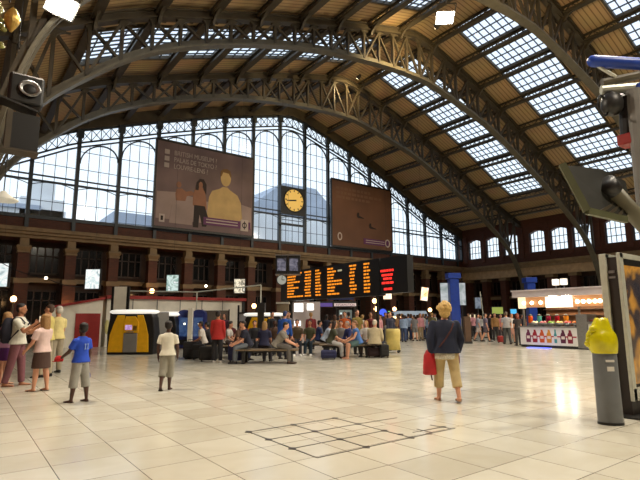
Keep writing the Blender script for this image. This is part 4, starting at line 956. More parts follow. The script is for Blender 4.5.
t = tag(build(MB().bx(KX-.7,KX-.3,12.0,13.0,0.002,.03), 'floor_light', glow('blue_floor_light', (.12,.16,1,1), 2.2)), 'glowing blue light strip on the floor before the juice counter', 'light')
for (px, lab, c_) in ((588.5,'dark red cup display on the steel side counter of the juice kiosk',col(120,24,30)),(597,'brown pastry tray on the steel side counter behind the yellow bag',col(170,110,50))):
    y = ky(px+2); t = thing('counter_tray', lab, 'tray', (KX+.3, y, 1.2)); build(MB().bx(-.15,.15,-.2,.2,0,.03), 'plate', STEEL, t)
    g_ = MB()
    for j in range(6): g_.ell((.05*(j % 2)*2-.05, -.12+.12*(j//2), .06), .05,.05,.05, 8, 6)
    build(g_, 'pastry', mat('pastry_%d' % int(px), c_, .6, 0, .2, 8), t, smooth=True)['kind'] = 'stuff'

# ------------------------------------------------------------------ blue pillars with screens
def blue_pillar(label, px, dep, top_px, half):
    p = at_depth(px, 330, dep); zt = at_depth(px, top_px, dep).z; t = thing('blue_pillar', label, 'pillar', (p.x, p.y, 0), TA, 'blue pillars'); t['kind'] = 'thing'
    build(MB().bx(-half,half,-half,half,.2,zt-.35), 'shaft', BLUE, t, bevel=.03); build(MB().bx(-half*1.35,half*1.35,-half*1.35,half*1.35,zt-.35,zt), 'cap', BLUE, t, bevel=.02)
    build(MB().bx(-half*1.3,half*1.3,-half*1.3,half*1.3,0,.2), 'foot', CHAR, t)
blue_pillar('tall blue pillar rising behind the blonde woman in navy', 455.5, 31, 272.5, .3)
blue_pillar('blue pillar just beyond the lit end of the juice kiosk canopy', 533, 33, 277, .28)
for px, w_, lab, sd in ((447,.42,'pale lit panel with a greenish globe picture beside the tall blue pillar',1),(461.5,.26,'narrow pale lit panel on the corner side of the tall blue pillar',2)):
    p = at_depth(px, 294, 32); t = thing('light_panel', lab, 'sign', (p.x, p.y, 0), TA)
    build(MB().bx(-w_-.03,w_+.03,0,.1,p.z-.75,p.z+.75), 'casing', CHAR, t)
    build(MB().bx(-w_,w_,-.012,0,p.z-.72,p.z+.72), 'lit_face', picture_mat('pillar_panel_%d' % sd, [(.2,.28,.26,1),(.5,.55,.55,1),(.8,.82,.85,1)], 2, .75, sd+5), t)
    build(MB().tube((0,.05,0),(0,.05,p.z-.7),.05), 'post', CHAR, t)
# far screens and bright stall
def fscreen(label, px, py, dep, w_, h_, c_, st, name='wall_screen'):
    p = at_depth(px, py, dep); t = thing(name, label, 'screen', (p.x, p.y, 0), TA)
    build(MB().bx(-w_-.05,w_+.05,0,.12,p.z-h_-.05,p.z+h_+.05), 'casing', CHAR, t); build(MB().bx(-w_,w_,-.012,0,p.z-h_,p.z+h_), 'lit_face', c_, t)
    build(MB().tube((0,.06,0),(0,.06,p.z-h_),.05), 'post', CHAR, t)
fscreen('yellow-green lit screen over the far crowd near the corner', 497.5, 310.5, 36, .4, .24, glow('green_screen_glow', (.42,.5,.1,1), .75), 1)
fscreen('small cyan lit screen between the grey-shirted man and the juice kiosk', 513.5, 311.5, 36, .22, .17, glow('cyan_screen_glow', (.08,.5,.85,1), 1.1), 1)
fscreen('tall dim blue-grey panel near the hall corner', 478, 303, 38, .22, .42, picture_mat('tall_panel_picture', [(.05,.06,.08,1),(.2,.25,.32,1),(.4,.42,.45,1)], 2, .7, 9), 1)
fscreen('bright cream lit doorway panel behind the far walking group', 472, 321, 38, .28, .5, glow('cream_door_glow', (1,.82,.5,1), .95), 1, 'lit_panel')
p = at_depth(408, 314, 37); t = thing('market_stall', 'distant stall with pale blue-white awning and glowing front', 'stall', (p.x, p.y, 0), TA)
build(MB().prism([(-1.3,1.55),(1.5,1.55),(1.3,1.95),(-1.0,1.95)], (0,-.3,0), (1,0,0), (0,0,1), -1.2), 'awning', mat('stall_awning', col(150,166,186), .5, 0, .2, 3, emit=(.6,.75,.9,1), es=.2), t)
build(MB().bx(-1.2,1.2,0,1,0,.9), 'counter', CREAM, t); build(MB().bx(-1.3,-.5,-.1,0,1.35,1.6), 'lit_front', glow('stall_glow', (1,.72,.36,1), 3), t)
for x in (-1.2,1.2): build(MB().bx(x-.04,x+.04,0,.08,0,1.6), 'pole', CHAR, t)
p = at_depth(377, 318, 35); 
for px, lab, c_, st in ((383,'small round blue lit sign near the foot of the red notice section',(.05,.12,.8,1),1.2),(389,'tiny green lit sign beside the round blue sign',(.3,.8,.2,1),1.2)):
    p = at_depth(px, 312.5, 34); t = thing('round_sign' if px < 385 else 'exit_sign', lab, 'sign', (p.x,p.y,0), TA)
    build(MB().lathe([(.0,-.03),(.26 if px < 385 else .1,-.03),(.26 if px < 385 else .1,.03),(0,.03)], n=20), 'lit_disc', glow('disc_glow_%d' % px, c_, st), t).location = (0,0,p.z)
    t.children[0].rotation_euler = (PI/2,0,0); build(MB().tube((0,.06,0),(0,.06,p.z),.03), 'post', CHAR, t)
p = at_depth(482, 302, 35); t = thing('slim_pole', 'slim pale leaning pole before the dark corner arcade', 'pole', (p.x, p.y, 0), TA); build(MB().tube((.15,0,0),(-.1,0,p.z+.75),.05,.04), 'shaft', ALU, t); build(MB().lathe([(.14,0),(.14,.04),(.06,.08)]), 'foot', CHAR, t).location = (.15,0,0)
p = ground(468, 343.5); t = thing('brown_post', 'square brown post standing beside the blonde woman, before the far crowd', 'post', (p.x,p.y,0), TA); build(MB().bx(-.16,.16,-.16,.16,0,1.5), 'shaft', mat('brown_post_paint', col(84,60,42), .6, 0, .1, 5), t); build(MB().bx(-.2,.2,-.2,.2,0,.12), 'foot', CHAR, t)
p = at_depth(260.5, 340, 20.5); t = thing('lamp_post', 'dark square post with a box head rising behind the first bench', 'post', (p.x,p.y,0), TA)
build(MB().bx(-.13,.13,-.13,.13,0,1.95), 'shaft', mat('dark_olive_post', col(44,40,32), .5, 0, .1, 5), t); build(MB().bx(-.18,.18,-.18,.18,1.7,2.1), 'box_head', CHAR, t)


# ------------------------------------------------------------------ benches and luggage
BW = mat('grey_brown_bench_slats', col(112,96,74), .55, 0, .2, 4)
def bench(label, x, y, ang, l=2.2, wd_=.85):
    t = thing('bench', label, 'bench', (x,y,0), R(ang), 'slatted benches of the waiting travellers')
    st_ = MB(); n = 6
    for k in range(n): st_.bx(-l/2, l/2, -wd_/2+wd_*k/n+.01, -wd_/2+wd_*(k+1)/n-.01, .41, .45)
    build(st_, 'seat', BW, t)
    for sx in (-1, 1):
        for sy in (-1, 1): build(MB().bx(sx*(l/2-.25)-.05,sx*(l/2-.25)+.05,sy*(wd_/2-.12)-.05,sy*(wd_/2-.12)+.05,0,.36), 'leg', CHAR, t)
    build(MB().bx(-l/2+.1,l/2-.1,-.06,.06,.34,.41).bx(-l/2+.2,-l/2+.3,-wd_/2+.05,wd_/2-.05,.36,.41).bx(l/2-.3,l/2-.2,-wd_/2+.05,wd_/2-.05,.36,.41), 'frame', CHAR, t)
    return t
def gp(px, dep): p = at_depth(px, 340, dep); return p.x, p.y
B1 = gp(268, 15.9); B2 = gp(351, 18.4); B3 = gp(215, 18.2); B4 = gp(306, 19.6)
bench('slatted bench of the grey-shirted leaning person and navy sitter', *B1, -36.6, 2.0)
bench('slatted bench under the blue-topped woman and the pale-coated elder', *B2, -36.6, 2.4)
bench('slatted bench behind the standing person in red, among black luggage', *B3, -36.6, 2.0)
bench('slatted bench of the two travellers with white shoes', *B4, -36.6, 2.0)
bench('slatted bench of the dark-clothed sitters before the white-canopied machine', *gp(264, 19.5), -36.6, 1.3)
bench('short slatted bench behind the brown-shirted sitter', *gp(237, 20.6), -36.6, 1.2)
def suitcase(label, px, dep, w_, h_, d_, m_, ang=-36.6, dx=0, handle=True, group='suitcases by the benches'):
    x, y = gp(px, dep); t = thing('suitcase', label, 'suitcase', (x,y,0), R(ang), group)
    bo_ = build(MB().bx(-w_/2,w_/2,-d_/2,d_/2,.05,h_), 'body', m_, t, bevel=.05); build(MB().bx(-w_/2+.05,w_/2-.05,-d_/2-.03,-d_/2,.12,h_*.6), 'front_pocket', m_, bo_, bevel=.02)
    if handle: build(MB().path([(-.1,0,h_),(-.1,0,h_+.06),(.1,0,h_+.06),(.1,0,h_)], .014, 6), 'handle', CHAR, t)
    for sx in (-1, 1): build(MB().tube((sx*w_*.38-.02,0,.04),(sx*w_*.38+.02,0,.04),.04,n=12), 'wheel', CHAR, t)
BK = mat('black_luggage_fabric', col(26,25,26), .7, 0, .2, 12); NV = mat('navy_luggage_fabric', col(28,32,74), .6, 0, .15, 12)
suitcase('large black suitcase at the end of the waiting group, beside the blue booth', 191, 17.7, .5, .62, .3, BK)
suitcase('black suitcase standing before the white-shirted sitter', 199, 17.3, .42, .55, .28, BK)
suitcase('wide black holdall at the feet of the person in red', 209, 16.6, .6, .5, .35, BK)
suitcase('navy blue trunk on the floor by the grey-trousered sitter', 328.5, 17.2, .55, .32, .35, NV)
suitcase('small black suitcase at the outer end of the second bench', 384, 17.7, .32, .48, .3, BK)
suitcase('dark suitcase standing under the pale-coated elder', 374, 17.9, .5, .36, .3, mat('dark_maroon_fabric', col(48,28,30), .7, 0, .15, 10))
suitcase('dark navy suitcase in front of the navy sitter with jeans', 237, 16.4, .55, .62, .3, NV)
suitcase('red suitcase standing on the far floor near the backpack wearer\'s group', 65.5, 26.5, .62, .95, .35, RED)
suitcase('small red suitcase in the far crowd near the grey-shirted man', 501, 27.5, .35, .4, .25, RED)
x, y = gp(392.5, 20.3); t = thing('yellow_trolley', 'pale yellow draped luggage trolley standing just beyond the second bench', 'trolley', (x,y,0), R(-50))
build(MB().loft([((0,0,.12),(.33,0,0),(0,.25,0)),((0,0,.4),(.3,0,0),(0,.24,0)),((.02,0,.8),(.31,0,0),(0,.26,0)),((.03,0,.98),(.28,0,0),(0,.22,0))], 14), 'cover', mat('pale_yellow_cloth', col(206,186,106), .7, 0, .15, 4, .3), t, smooth=True)
build(MB().tube((-.28,-.2,.1),(-.28,-.2,1.1),.02).tube((-.28,.2,.1),(-.28,.2,1.1),.02).tube((-.28,-.2,1.1),(-.28,.2,1.1),.02), 'handle', STEEL, t)
for sx in (-1,1):
    for sy in (-1,1): build(MB().tube((sx*.25,sy*.2-.02,.06),(sx*.25,sy*.2+.02,.06),.06,n=12), 'wheel', CHAR, t)
# ------------------------------------------------------------------ people
PENDING = []
def part(mb, name, m_, parent, vox, smooth_it=4, extra=None):
    me = bpy.data.meshes.new(name); me.from_pydata(mb.v, [], mb.f)
    bm = bmesh.new(); bm.from_mesh(me); bmesh.ops.recalc_face_normals(bm, faces=bm.faces); bm.to_mesh(me); bm.free()
    o = bpy.data.objects.new(name, me); C.objects.link(o); o.parent = parent; me.materials.append(m_)
    r = o.modifiers.new('r', 'REMESH'); r.mode = 'VOXEL'; r.voxel_size = vox; r.use_smooth_shade = True
    s = o.modifiers.new('s', 'SMOOTH'); s.factor = .5; s.iterations = smooth_it
    PENDING.append((o, extra)); return o
def flush():
    bpy.context.view_layer.update(); dg = bpy.context.evaluated_depsgraph_get()
    for o, extra in PENDING:
        me = bpy.data.meshes.new_from_object(o.evaluated_get(dg)); old = o.data; mats = list(old.materials)
        if extra:
            bm = bmesh.new(); bm.from_mesh(me); me2 = bpy.data.meshes.new('x'); me2.from_pydata(extra.v, [], extra.f)
            b2 = bmesh.new(); b2.from_mesh(me2); bmesh.ops.recalc_face_normals(b2, faces=b2.faces); b2.to_mesh(me2); b2.free()
            bm.from_mesh(me2); bm.to_mesh(me); bm.free(); bpy.data.meshes.remove(me2)
            me.polygons.foreach_set('use_smooth', [True]*len(me.polygons))
        me.materials.clear(); [me.materials.append(m_) for m_ in mats]
        o.modifiers.clear(); o.data = me; me.name = o.name; bpy.data.meshes.remove(old)
    PENDING.clear()
CLOTH = {}
def cloth(c):
    if c not in CLOTH: CLOTH[c] = mat('cloth_%02x%02x%02x' % c, col(*c), .85, 0, .1, 9, .15)
    return CLOTH[c]
def skinm(c): return mat('skin_%02x%02x%02x' % c, col(*c), .55, 0, .05, 8)
def hairm(c): return mat('hair_%02x%02x%02x' % c, col(*c), .6, 0, .2, 40, .3)
FAIR, TAN, DARK = (206,150,120), (170,116,84), (74,46,34)
def person(label, x, y, a, h, top=(60,60,70), bottom=(50,52,66), hair=(50,36,26), skin=FAIR, sleeve='short', bkind='trousers', hkind='short', shoes=(40,34,30), sit=None,
           lean=0, turn=0, pitch=0, hks=1.0, LA=(4,8,12,0), RA=(4,8,12,0), LL=(0,3,0), RL=(0,3,0), wide=1.0, headk=1.0, detail=False, group=None, loft_h=1.0, topk=0, hem=.03, coat=0, name='person'):
    rz = CAM_YAW*-1-R(a)
    t = thing(name, label, 'person', (x, y, 0), rz, group)
    V = Vector; X = V((1,0,0)); ln = R(lean); S = V((0, math.sin(ln), math.cos(ln))); F = V((0, math.cos(ln), -math.sin(ln)))
    th, sh, an = .245*h, .245*h, .04*h
    legs = {-1: LL, 1: RL}
    if sit is not None:
        hz = sit+.07*h
        ff = math.degrees(math.acos(max(-.2, min(.98, (hz-sh-an)/th))))
        legs = {s: (ff, l[1], ff-4+l[2]) for s, l in legs.items()}
    def ldir(f, o, s): f, o = R(f), R(o); return V((s*math.sin(o), math.cos(o)*math.sin(f), -math.cos(o)*math.cos(f)))
    if sit is None:
        hz = max(th*-ldir(l[0],l[1],s).z+sh*-ldir(l[0]-l[2],l[1]*.5,s).z for s, l in legs.items())+an
    pel = V((0,0,hz)); P = lambda u: pel+S*u*h
    w = wide
    rings = [(-.05,.07*w,.052,0),(-.01,.092*w,.066,-.004),(.05,.09*w,.066*w,0),(.11,.08*w,.06*w,0),(.17,.089*w,.063*w,.003),(.235,.098*w,.064,.003),(.268,.08*w,.052,0),(.29,.052,.042,0),(.3,.042,.038,0)]
    def tors(lo, hi, gx, gy):
        rr = [q for q in rings if lo-1e-6 <= q[0] <= hi+1e-6]
        return [(P(u)+F*o*h, X*(rx+gx)*h, F*(ry+gy)*h) for u, rx, ry, o in rr]
    body = MB(); body.loft(tors(-1, 1, 0, 0), 16)
    nb = P(.29); tn, pt = R(turn), R(pitch)
    hu = (S*math.cos(pt)+F*math.sin(pt)).normalized() if sit is None else (V((0,math.sin(ln*.5+pt),math.cos(ln*.5+pt))))
    f0 = X.cross(hu).normalized()*-1; f0 = hu.cross(X).normalized()*1
    hf = (f0*math.cos(tn)-X*math.sin(tn)).normalized(); hx = hf.cross(hu).normalized(); k = headk*h
    body.tube(nb-S*.02*h, nb+hu*.06*h, .034*h, .03*h, 12)
    hc = nb+hu*(.045*h+.062*k)
    def H(a_, b_, c_): return hc+hx*a_*k+hf*b_*k+hu*c_*k
    body.ell(H(0,-.004,.006), .046*k, .056*k, .062*k, 16, 10, hx, hf, hu); body.ell(H(0,.018,-.034), .034*k, .036*k, .036*k, 14, 8, hx, hf, hu)
    body.ell(H(0,.056,-.012), .009*k, .012*k, .014*k, 8, 6, hx, hf, hu); body.ell(H(0,.045,-.016), .022*k, .012*k, .03*k, 8, 6, hx, hf, hu)
    for s in (-1, 1): body.ell(H(s*.047,-.004,-.006), .007*k, .013*k, .018*k, 8, 6, hx, hf, hu)
    tp = MB(); rings_top = tors(-.05 if not topk else -.01, .3, .010+coat, .011+coat); 
    if hem is not None: rings_top = [(P(-hem), X*(.102*w+.026+coat)*h, F*(.078+.02+coat)*h)]+tors(.05, .3, .011+coat, .012+coat)
    tp.loft(rings_top, 18)
    ends = {}
    fingers = MB()
    for s, A in ((-1, LA), (1, RA)):
        J = P(.25)+X*s*.1*w*h
        sw, ou, el, inn = A; d1 = ldir(sw, ou, s); d2 = ldir(sw+el, -inn, s) if inn or el else d1
        if not el and not inn: d2 = d1
        d1w = (d1+S*0).normalized(); E = J+d1w*.165*h; Wp = E+d2*.145*h
        body.ell(J-S*.012*h-X*s*.008*h, .027*h,.027*h,.027*h, 10, 7); body.tube(J-X*s*.004*h-S*.01*h, E, .028*h, .024*h, 12, True); body.tube(E, Wp, .025*h, .0165*h, 12, True)
        tp.ell(J-X*s*.008*h-S*.008*h, .043*h+coat*h*.5,.043*h+coat*h*.5,.04*h, 12, 8)
        if sleeve == 'short': tp.tube(J, J.lerp(E, .72), .041*h, .041*h, 12)
        elif sleeve == 'long': tp.tube(J, E, .042*h+coat*h*.5, .036*h+coat*h*.4, 12, True); tp.tube(E, Wp-d2*.01*h, .036*h+coat*h*.4, .026*h+coat*h*.3, 12, True)
        # hand: palm, four fingers, thumb
        n = (X*-s); n = (n-d2*n.dot(d2)); n = n.normalized() if n.length > .2 else V((0,1,0)); wv = d2.cross(n)*s
        pc = Wp+d2*.026*h; body.ell(pc, .0095*h,.021*h,.03*h, 10, 7, n, wv, d2); body.tube(Wp-d2*.012*h, pc, .0165*h, .015*h, 10)
        fm = body if detail else fingers
        for i, L_ in enumerate((.033,.042,.046,.041)):
            b_ = pc+d2*.018*h+wv*(-.0165+.011*i)*h*.95; k1 = b_+d2*L_*.5*h+n*.004*h; k2 = k1+(d2*.8+n*.55).normalized()*L_*.5*h
            fm.tube(b_, k1, .0054*h, .005*h, 7, True); fm.tube(k1, k2, .005*h, .004*h, 7, True)
        b_ = pc-d2*.012*h+wv*.018*h; k1 = b_+(wv*.7+d2*.7).normalized()*.022*h+n*.006*h; fm.tube(b_, k1, .0066*h, .0058*h, 7, True); fm.tube(k1, k1+(d2*.9+n*.3).normalized()*.018*h, .0058*h, .0048*h, 7, True)
        ends[s] = (pc+d2*.03*h, d2, n, J, E)
    bt = MB(); kn = {}
    waist = [(P(u), X*(rx+.007)*h, F*(ry+.008)*h) for u, rx, ry in ((-.052,.07*w,.054),(-.01,.09*w,.064),(.04,.086*w,.062*w))]
    bt.loft(waist, 18)
    for s, L_ in legs.items():
        J = pel+X*s*.048*h*w; d1 = ldir(L_[0], L_[1], s); d2 = ldir(L_[0]-L_[2], L_[1]*.5, s); K = J+d1*th; An = K+d2*sh
        body.tube(J, K, .054*h, .036*h, 14, True); mid = K.lerp(An, .3)+V((0,-.006*h,0)); body.tube(K, mid, .035*h, .035*h, 12, True); body.tube(mid, An, .035*h, .02*h, 12, True)
        ft = V((0,1,0)); flat = ldir(L_[0]-L_[2], 0, s); pz = max(0, min(1, -flat.z)); fd = V((s*.12, 1, 0 if An.z < an*1.6 else -.5)).normalized()
        heel = An+V((0,0,-an*.55))-fd*.025*h; toe = heel+fd*.135*h+V((0,0,-.004*h)); up_ = V((0,0,1)); sd = fd.cross(up_).normalized(); 
        body.loft([(heel, sd*.016*h, up_*.016*h), (heel.lerp(toe,.2), sd*.021*h, up_*.022*h), (heel.lerp(toe,.65)-up_*.004*h, sd*.027*h, up_*.013*h), (toe-up_*.006*h, sd*.018*h, up_*.007*h)], 12)
        body.tube(An, heel.lerp(toe,.22), .021*h, .022*h, 10, True)
        kn[s] = (J, K, An, heel, toe, sd, fd)
        g = .012*h
        if bkind == 'trousers':
            bt.tube(J, K, .06*h*w**.5, .047*h, 14, True); bt.tube(K, An+d2*.0, .047*h, .037*h, 14)
        elif bkind == 'capri':
            bt.tube(J, K, .064*h*w**.5, .052*h, 14, True); bt.tube(K, K.lerp(An,.62), .052*h, .05*h, 14)
        elif bkind == 'long_shorts':
            bt.tube(J, K, .062*h, .056*h, 14, True); bt.tube(K, K.lerp(An,.42), .056*h, .056*h, 14)
        elif bkind == 'shorts': bt.tube(J, J.lerp(K,.85), .064*h, .058*h, 14)
        elif bkind == 'skirt' and sit is not None: bt.tube(J, J.lerp(K,.95), .068*h, .06*h, 14)
    if bkind == 'skirt' and sit is None:
        z1 = hz-.235*h; bt.loft([(V((0,0,z1)), X*.125*h, V((0,.105*h,0))), (V((0,0,(z1+hz)/2)), X*.118*h, V((0,.096*h,0))), (P(0), X*.104*h, F*.08*h), (P(.08), X*.088*h, F*.068*h)], 20)
    vx = .0075 if detail else max(.011, .0075*h)
    vb, vc = (.0068, .012) if detail else (.013, .018)
    I_body = part(body, 'body', skinm(skin), t, vb, 3 if detail else 2, None if detail else fingers)
    part(tp, 'top', cloth(top), t, vc, 4); part(bt, {'trousers':'trousers','capri':'cropped_trousers','long_shorts':'long_shorts','shorts':'shorts','skirt':'skirt'}[bkind], cloth(bottom), t, vc, 4)
    for s in (-1, 1):
        J, K, An, heel, toe, sd, fd = kn[s]; up_ = V((0,0,1)); so = MB()
        if shoes[0] == 'sandal':
            so.loft([(heel-up_*.014*h-fd*.01*h, sd*.02*h, fd*.004*h)]+[(heel.lerp(toe,q)-up_*.019*h, sd*r_*h, up_*.005*h) for q, r_ in ((0,.022),(.4,.025),(.75,.031),(1.02,.024))], 12)
            so.path([heel.lerp(toe,.6)+sd*.03*h*math.cos(PI*j/8)+up_*(.019*h*math.sin(PI*j/8)-.016*h) for j in range(9)], .006*h, 6)
            build(so, 'sandal', cloth(shoes[1]), t, smooth=True)
        else:
            so.loft([(heel-fd*.016*h, sd*.016*h, up_*.018*h), (heel, sd*.024*h, up_*.026*h), (heel.lerp(toe,.25), sd*.027*h, up_*.03*h), (heel.lerp(toe,.65)-up_*.004*h, sd*.033*h, up_*.019*h), (heel.lerp(toe,.95)-up_*.007*h, sd*.026*h, up_*.013*h), (toe+fd*.012*h-up_*.009*h, sd*.012*h, up_*.007*h)], 14)
            build(so, 'shoe', cloth(shoes), t, smooth=True)
    if hkind != 'bald':
        hm = MB(); hm.ell(H(0,-.012,.030), .0505*k, .054*k, .042*k, 16, 9, hx, hf, hu); hm.ell(H(0,-.024,0), .049*k, .04*k, .052*k, 14, 9, hx, hf, hu)
        if hkind == 'curly':
            hm.ell(H(0,-.03,-.03), .055*k, .04*k, .05*k, 14, 8, hx, hf, hu)
            rnd = random.Random(int(x*100)); hm.ell(H(0,-.014,.016), .064*k, .062*k, .064*k, 14, 9, hx, hf, hu)
            for j in range(46):
                u_ = rnd.uniform(0, 2*PI); v_ = rnd.uniform(-.5, 1); c_ = math.sqrt(1-min(1, v_*v_))
                if math.sin(u_)*c_ > .45 and v_ < .4: continue
                hm.ell(H(.06*c_*math.cos(u_), -.012+.06*c_*math.sin(u_), .016+.062*v_), .017*k,.017*k,.017*k, 8, 6)
        if hkind == 'long':
            hm.loft([(H(0,-.03,.02), hx*.05*k, hf*.03*k), (H(0,-.038,-.04), hx*.052*k, hf*.028*k), (H(0,-.042,-.1), hx*.05*k, hf*.022*k), (H(0,-.04,-.15), hx*.036*k, hf*.014*k)], 14)
            for s in (-1, 1): hm.loft([(H(s*.042,0,.02), hx*.014*k, hf*.03*k), (H(s*.046,-.006,-.05), hx*.013*k, hf*.026*k), (H(s*.043,-.012,-.1), hx*.01*k, hf*.018*k)], 10)
        if hkind == 'tail': hm.tube(H(0,-.06,.02), H(0,-.085,-.09), .018*k, .01*k, 10, True)
        part(hm, 'hair', hairm(hair), t, .009 if detail else .015, 2)
    if detail:
        for s in (-1, 1): build(MB().ell(H(s*.019,.047,.004), .0075*k,.0055*k,.005*k, 8, 6, hx, hf, hu), 'eye', mat('eye_dark', col(36,26,22), .3, 0, 0), I_body, smooth=True)
        build(MB().ell(H(0,.052,-.04), .014*k,.005*k,.004*k, 8, 6, hx, hf, hu), 'mouth', mat('lip', col(150,82,76), .5, 0, 0), I_body, smooth=True)
    Mt = Matrix.Translation((x,y,0)) @ Matrix.Rotation(rz, 4, 'Z')
    return t, {'M': Mt, 'ends': ends, 'P': P, 'F': F, 'S': S, 'X': X, 'h': h, 'H': H, 'rz': rz, 'hu': hu, 'hf': hf, 'hx': hx}
def px_h(px, pyf, pyt):
    g = ground(px, pyf); d2 = math.hypot(g.x, g.y); r = ray(px, pyt); return g, CAM_H+r.z/math.hypot(r.x, r.y)*d2

# --- the woman walking away
g, h = px_h(448, 401, 303)
t, I = person('blonde woman in navy jacket and beige cropped trousers walking away with a red bag', g.x, g.y, 2, h, (30,36,58), (188,166,118), (200,164,96), FAIR, 'long', 'capri', 'curly', ('sandal',(150,128,100)), LA=(-6,17,14,4), RA=(2,16,26,6), LL=(6,4,2), RL=(-12,4,10), wide=1.18, detail=True, coat=.012, headk=1.08, hem=.045)
hm_ = MB(); P, X, F = I['P'], I['X'], I['F']
n = 30; vs = []
hm_.loft([(P(-.105), X*.125*h, F*.097*h), (P(-.09), X*.127*h, F*.1*h), (P(-.05), X*.122*h, F*.095*h), (P(-.02), X*.115*h, F*.09*h)], 22)
part(hm_, 'shirt_hem', mat('pale_patterned_shirt', col(196,190,170), .8, 0, .35, 60), t, .012, 3)
st = MB(); st.path([P(.262)+X*.075*h-F*.075*h, P(.19)+X*.04*h-F*.108*h, P(.1)-X*.02*h-F*.1*h, P(.02)-X*.085*h-F*.09*h], .008*h, 6); build(st, 'bag_strap', cloth((70,34,34)), t)
M = I['M']; hp = M @ I['ends'][-1][0]
bagc = hp+Vector((-.08,.02,-.1))
tb = thing('shoulder_bag', 'bright red soft bag hanging at the navy-jacketed woman\'s side', 'bag', (hp.x, hp.y, hp.z), I['rz'])
build(MB().loft([((-.03,0,-.27),(.1,0,0),(0,.07,0)),((-.03,0,-.25),(.125,0,0),(0,.09,0)),((-.025,0,-.1),(.12,0,0),(0,.09,0)),((-.02,0,.06),(.11,0,0),(0,.07,0)),((-.01,0,.14),(.08,0,0),(0,.05,0)),((0,0,.19),(.04,0,0),(0,.03,0))], 16), 'body', mat('red_bag_fabric', col(176,26,34), .6, 0, .12, 8, .3), tb, smooth=True, bevel=0)
build(MB().path([(-.05,0,.2),(.02,.02,.34),(.05,0,.1)], .012, 6).path([(-.02,-.02,-.25),(0,-.03,-.36)], .012, 6), 'strap', cloth((40,20,24)), tb)
hp = M @ I['ends'][1][0]; tb = thing('purse', 'small dark red purse in the navy-jacketed woman\'s other hand', 'purse', (hp.x, hp.y, hp.z), I['rz'])
build(MB().loft([((.0,0,-.12),(.03,0,0),(0,.07,0)),((.0,0,-.02),(.035,0,0),(0,.08,0)),((0,0,.05),(.02,0,0),(0,.06,0))], 12), 'body', cloth((130,26,40)), tb, smooth=True)

# --- the boy in blue
g, h = px_h(78, 402, 323)
t, I = person('boy in royal blue printed tee and grey long shorts standing with a red cap', g.x, g.y, 292, h, (34,74,190), (150,148,140), (26,20,18), DARK, 'short', 'long_shorts', 'short', ('sandal',(70,48,38)), LA=(26,12,34,2), RA=(-4,8,8,0), LL=(4,5,0), RL=(-6,4,2), turn=-14, headk=1.1, detail=True)
P, X, F = I['P'], I['X'], I['F']
for xx in (-.02,.02):
    pr = MB().beam(P(.2)-F*.08*h+X*(xx-.012)*h, P(.2)-F*.08*h+X*(xx+.012)*h, .006*h, .012*h).beam(P(.21)-F*.08*h+X*xx*h, P(.14)-F*.082*h+X*xx*h, .012*h, .006*h).beam(P(.14)-F*.082*h+X*(xx-.012)*h, P(.14)-F*.082*h+X*(xx+.012)*h, .006*h, .012*h)
    build(pr, 'shirt_print', mat('pale_blue_print', col(120,146,206), .8, 0, .1, 9), [c for c in t.children if c.name.startswith('top')][0])
M = I['M']; hp = M @ I['ends'][-1][0]; tc_ = thing('red_cap', 'bright red cap held out by the boy in blue', 'cap', hp, I['rz'])
build(MB().lathe([(.07,-.03),(.075,0),(.06,.05),(.02,.07)], n=16), 'crown', cloth((190,30,34)), tc_, smooth=True); build(MB().prism([(-.06,.03),(.06,.03),(.04,.11),(-.04,.11)], (0,0,-.035), (1,0,0), (0,1,0), .012), 'peak', cloth((190,30,34)), tc_)
hp = M @ I['ends'][1][0]; tc_ = thing('drawstring_pouch', 'dark blue pouch dangling from the hand of the boy in blue', 'pouch', hp, I['rz'])
build(MB().ell((0,.02,-.14),.06,.07,.1).tube((0,0,0),(0,.02,-.06),.012,.02,8), 'pouch_body', cloth((44,48,120)), tc_, smooth=True)

# --- the boy in white
g, h = px_h(166, 390, 321)
t, I = person('boy in white tee and grey cropped trousers walking away near the ticket machines', g.x, g.y, 355, h, (226,222,204), (140,136,122), (26,20,18), DARK, 'short', 'long_shorts', 'short', ('sandal',(60,44,36)), LA=(-4,13,10,2), RA=(6,13,14,2), LL=(-10,0,16), RL=(6,-2,4), headk=1.1, detail=True)

# --- the group on the left
g, h = px_h(14, 386, 302.5)
t, I = person('dark-haired person in white tee and maroon trousers wearing a backpack, hand raised', g.x, g.y, 78, h, (206,204,190), (122,76,84), (26,20,20), TAN, 'short', 'trousers', 'short', ('sandal',(150,110,90)), LA=(34,6,96,-4), RA=(38,8,92,4), LL=(8,3,4), RL=(-8,3,4), detail=True, pitch=4)
M = I['M']; P, X, F, S = I['P'], I['X'], I['F'], I['S']
c = P(.14)-F*.125*h; cw = M @ c; tb = thing('backpack', 'dark navy backpack worn over the white tee of the dark-haired person', 'backpack', cw, I['rz'])
sc_ = h/1.75
build(MB().loft([((0,0,z*sc_),(rx*sc_,0,0),(0,ry*sc_,0)) for z, rx, ry in ((-.28,.1,.07),(-.24,.17,.11),(-.05,.18,.13),(.12,.16,.11),(.22,.12,.08),(.26,.06,.05))], 18), 'pack', cloth((30,30,44)), tb, smooth=True)
build(MB().bx(-.11,.11,-.17,-.1,-.2,.0), 'front_pocket', cloth((36,36,52)), tb, bevel=.03)
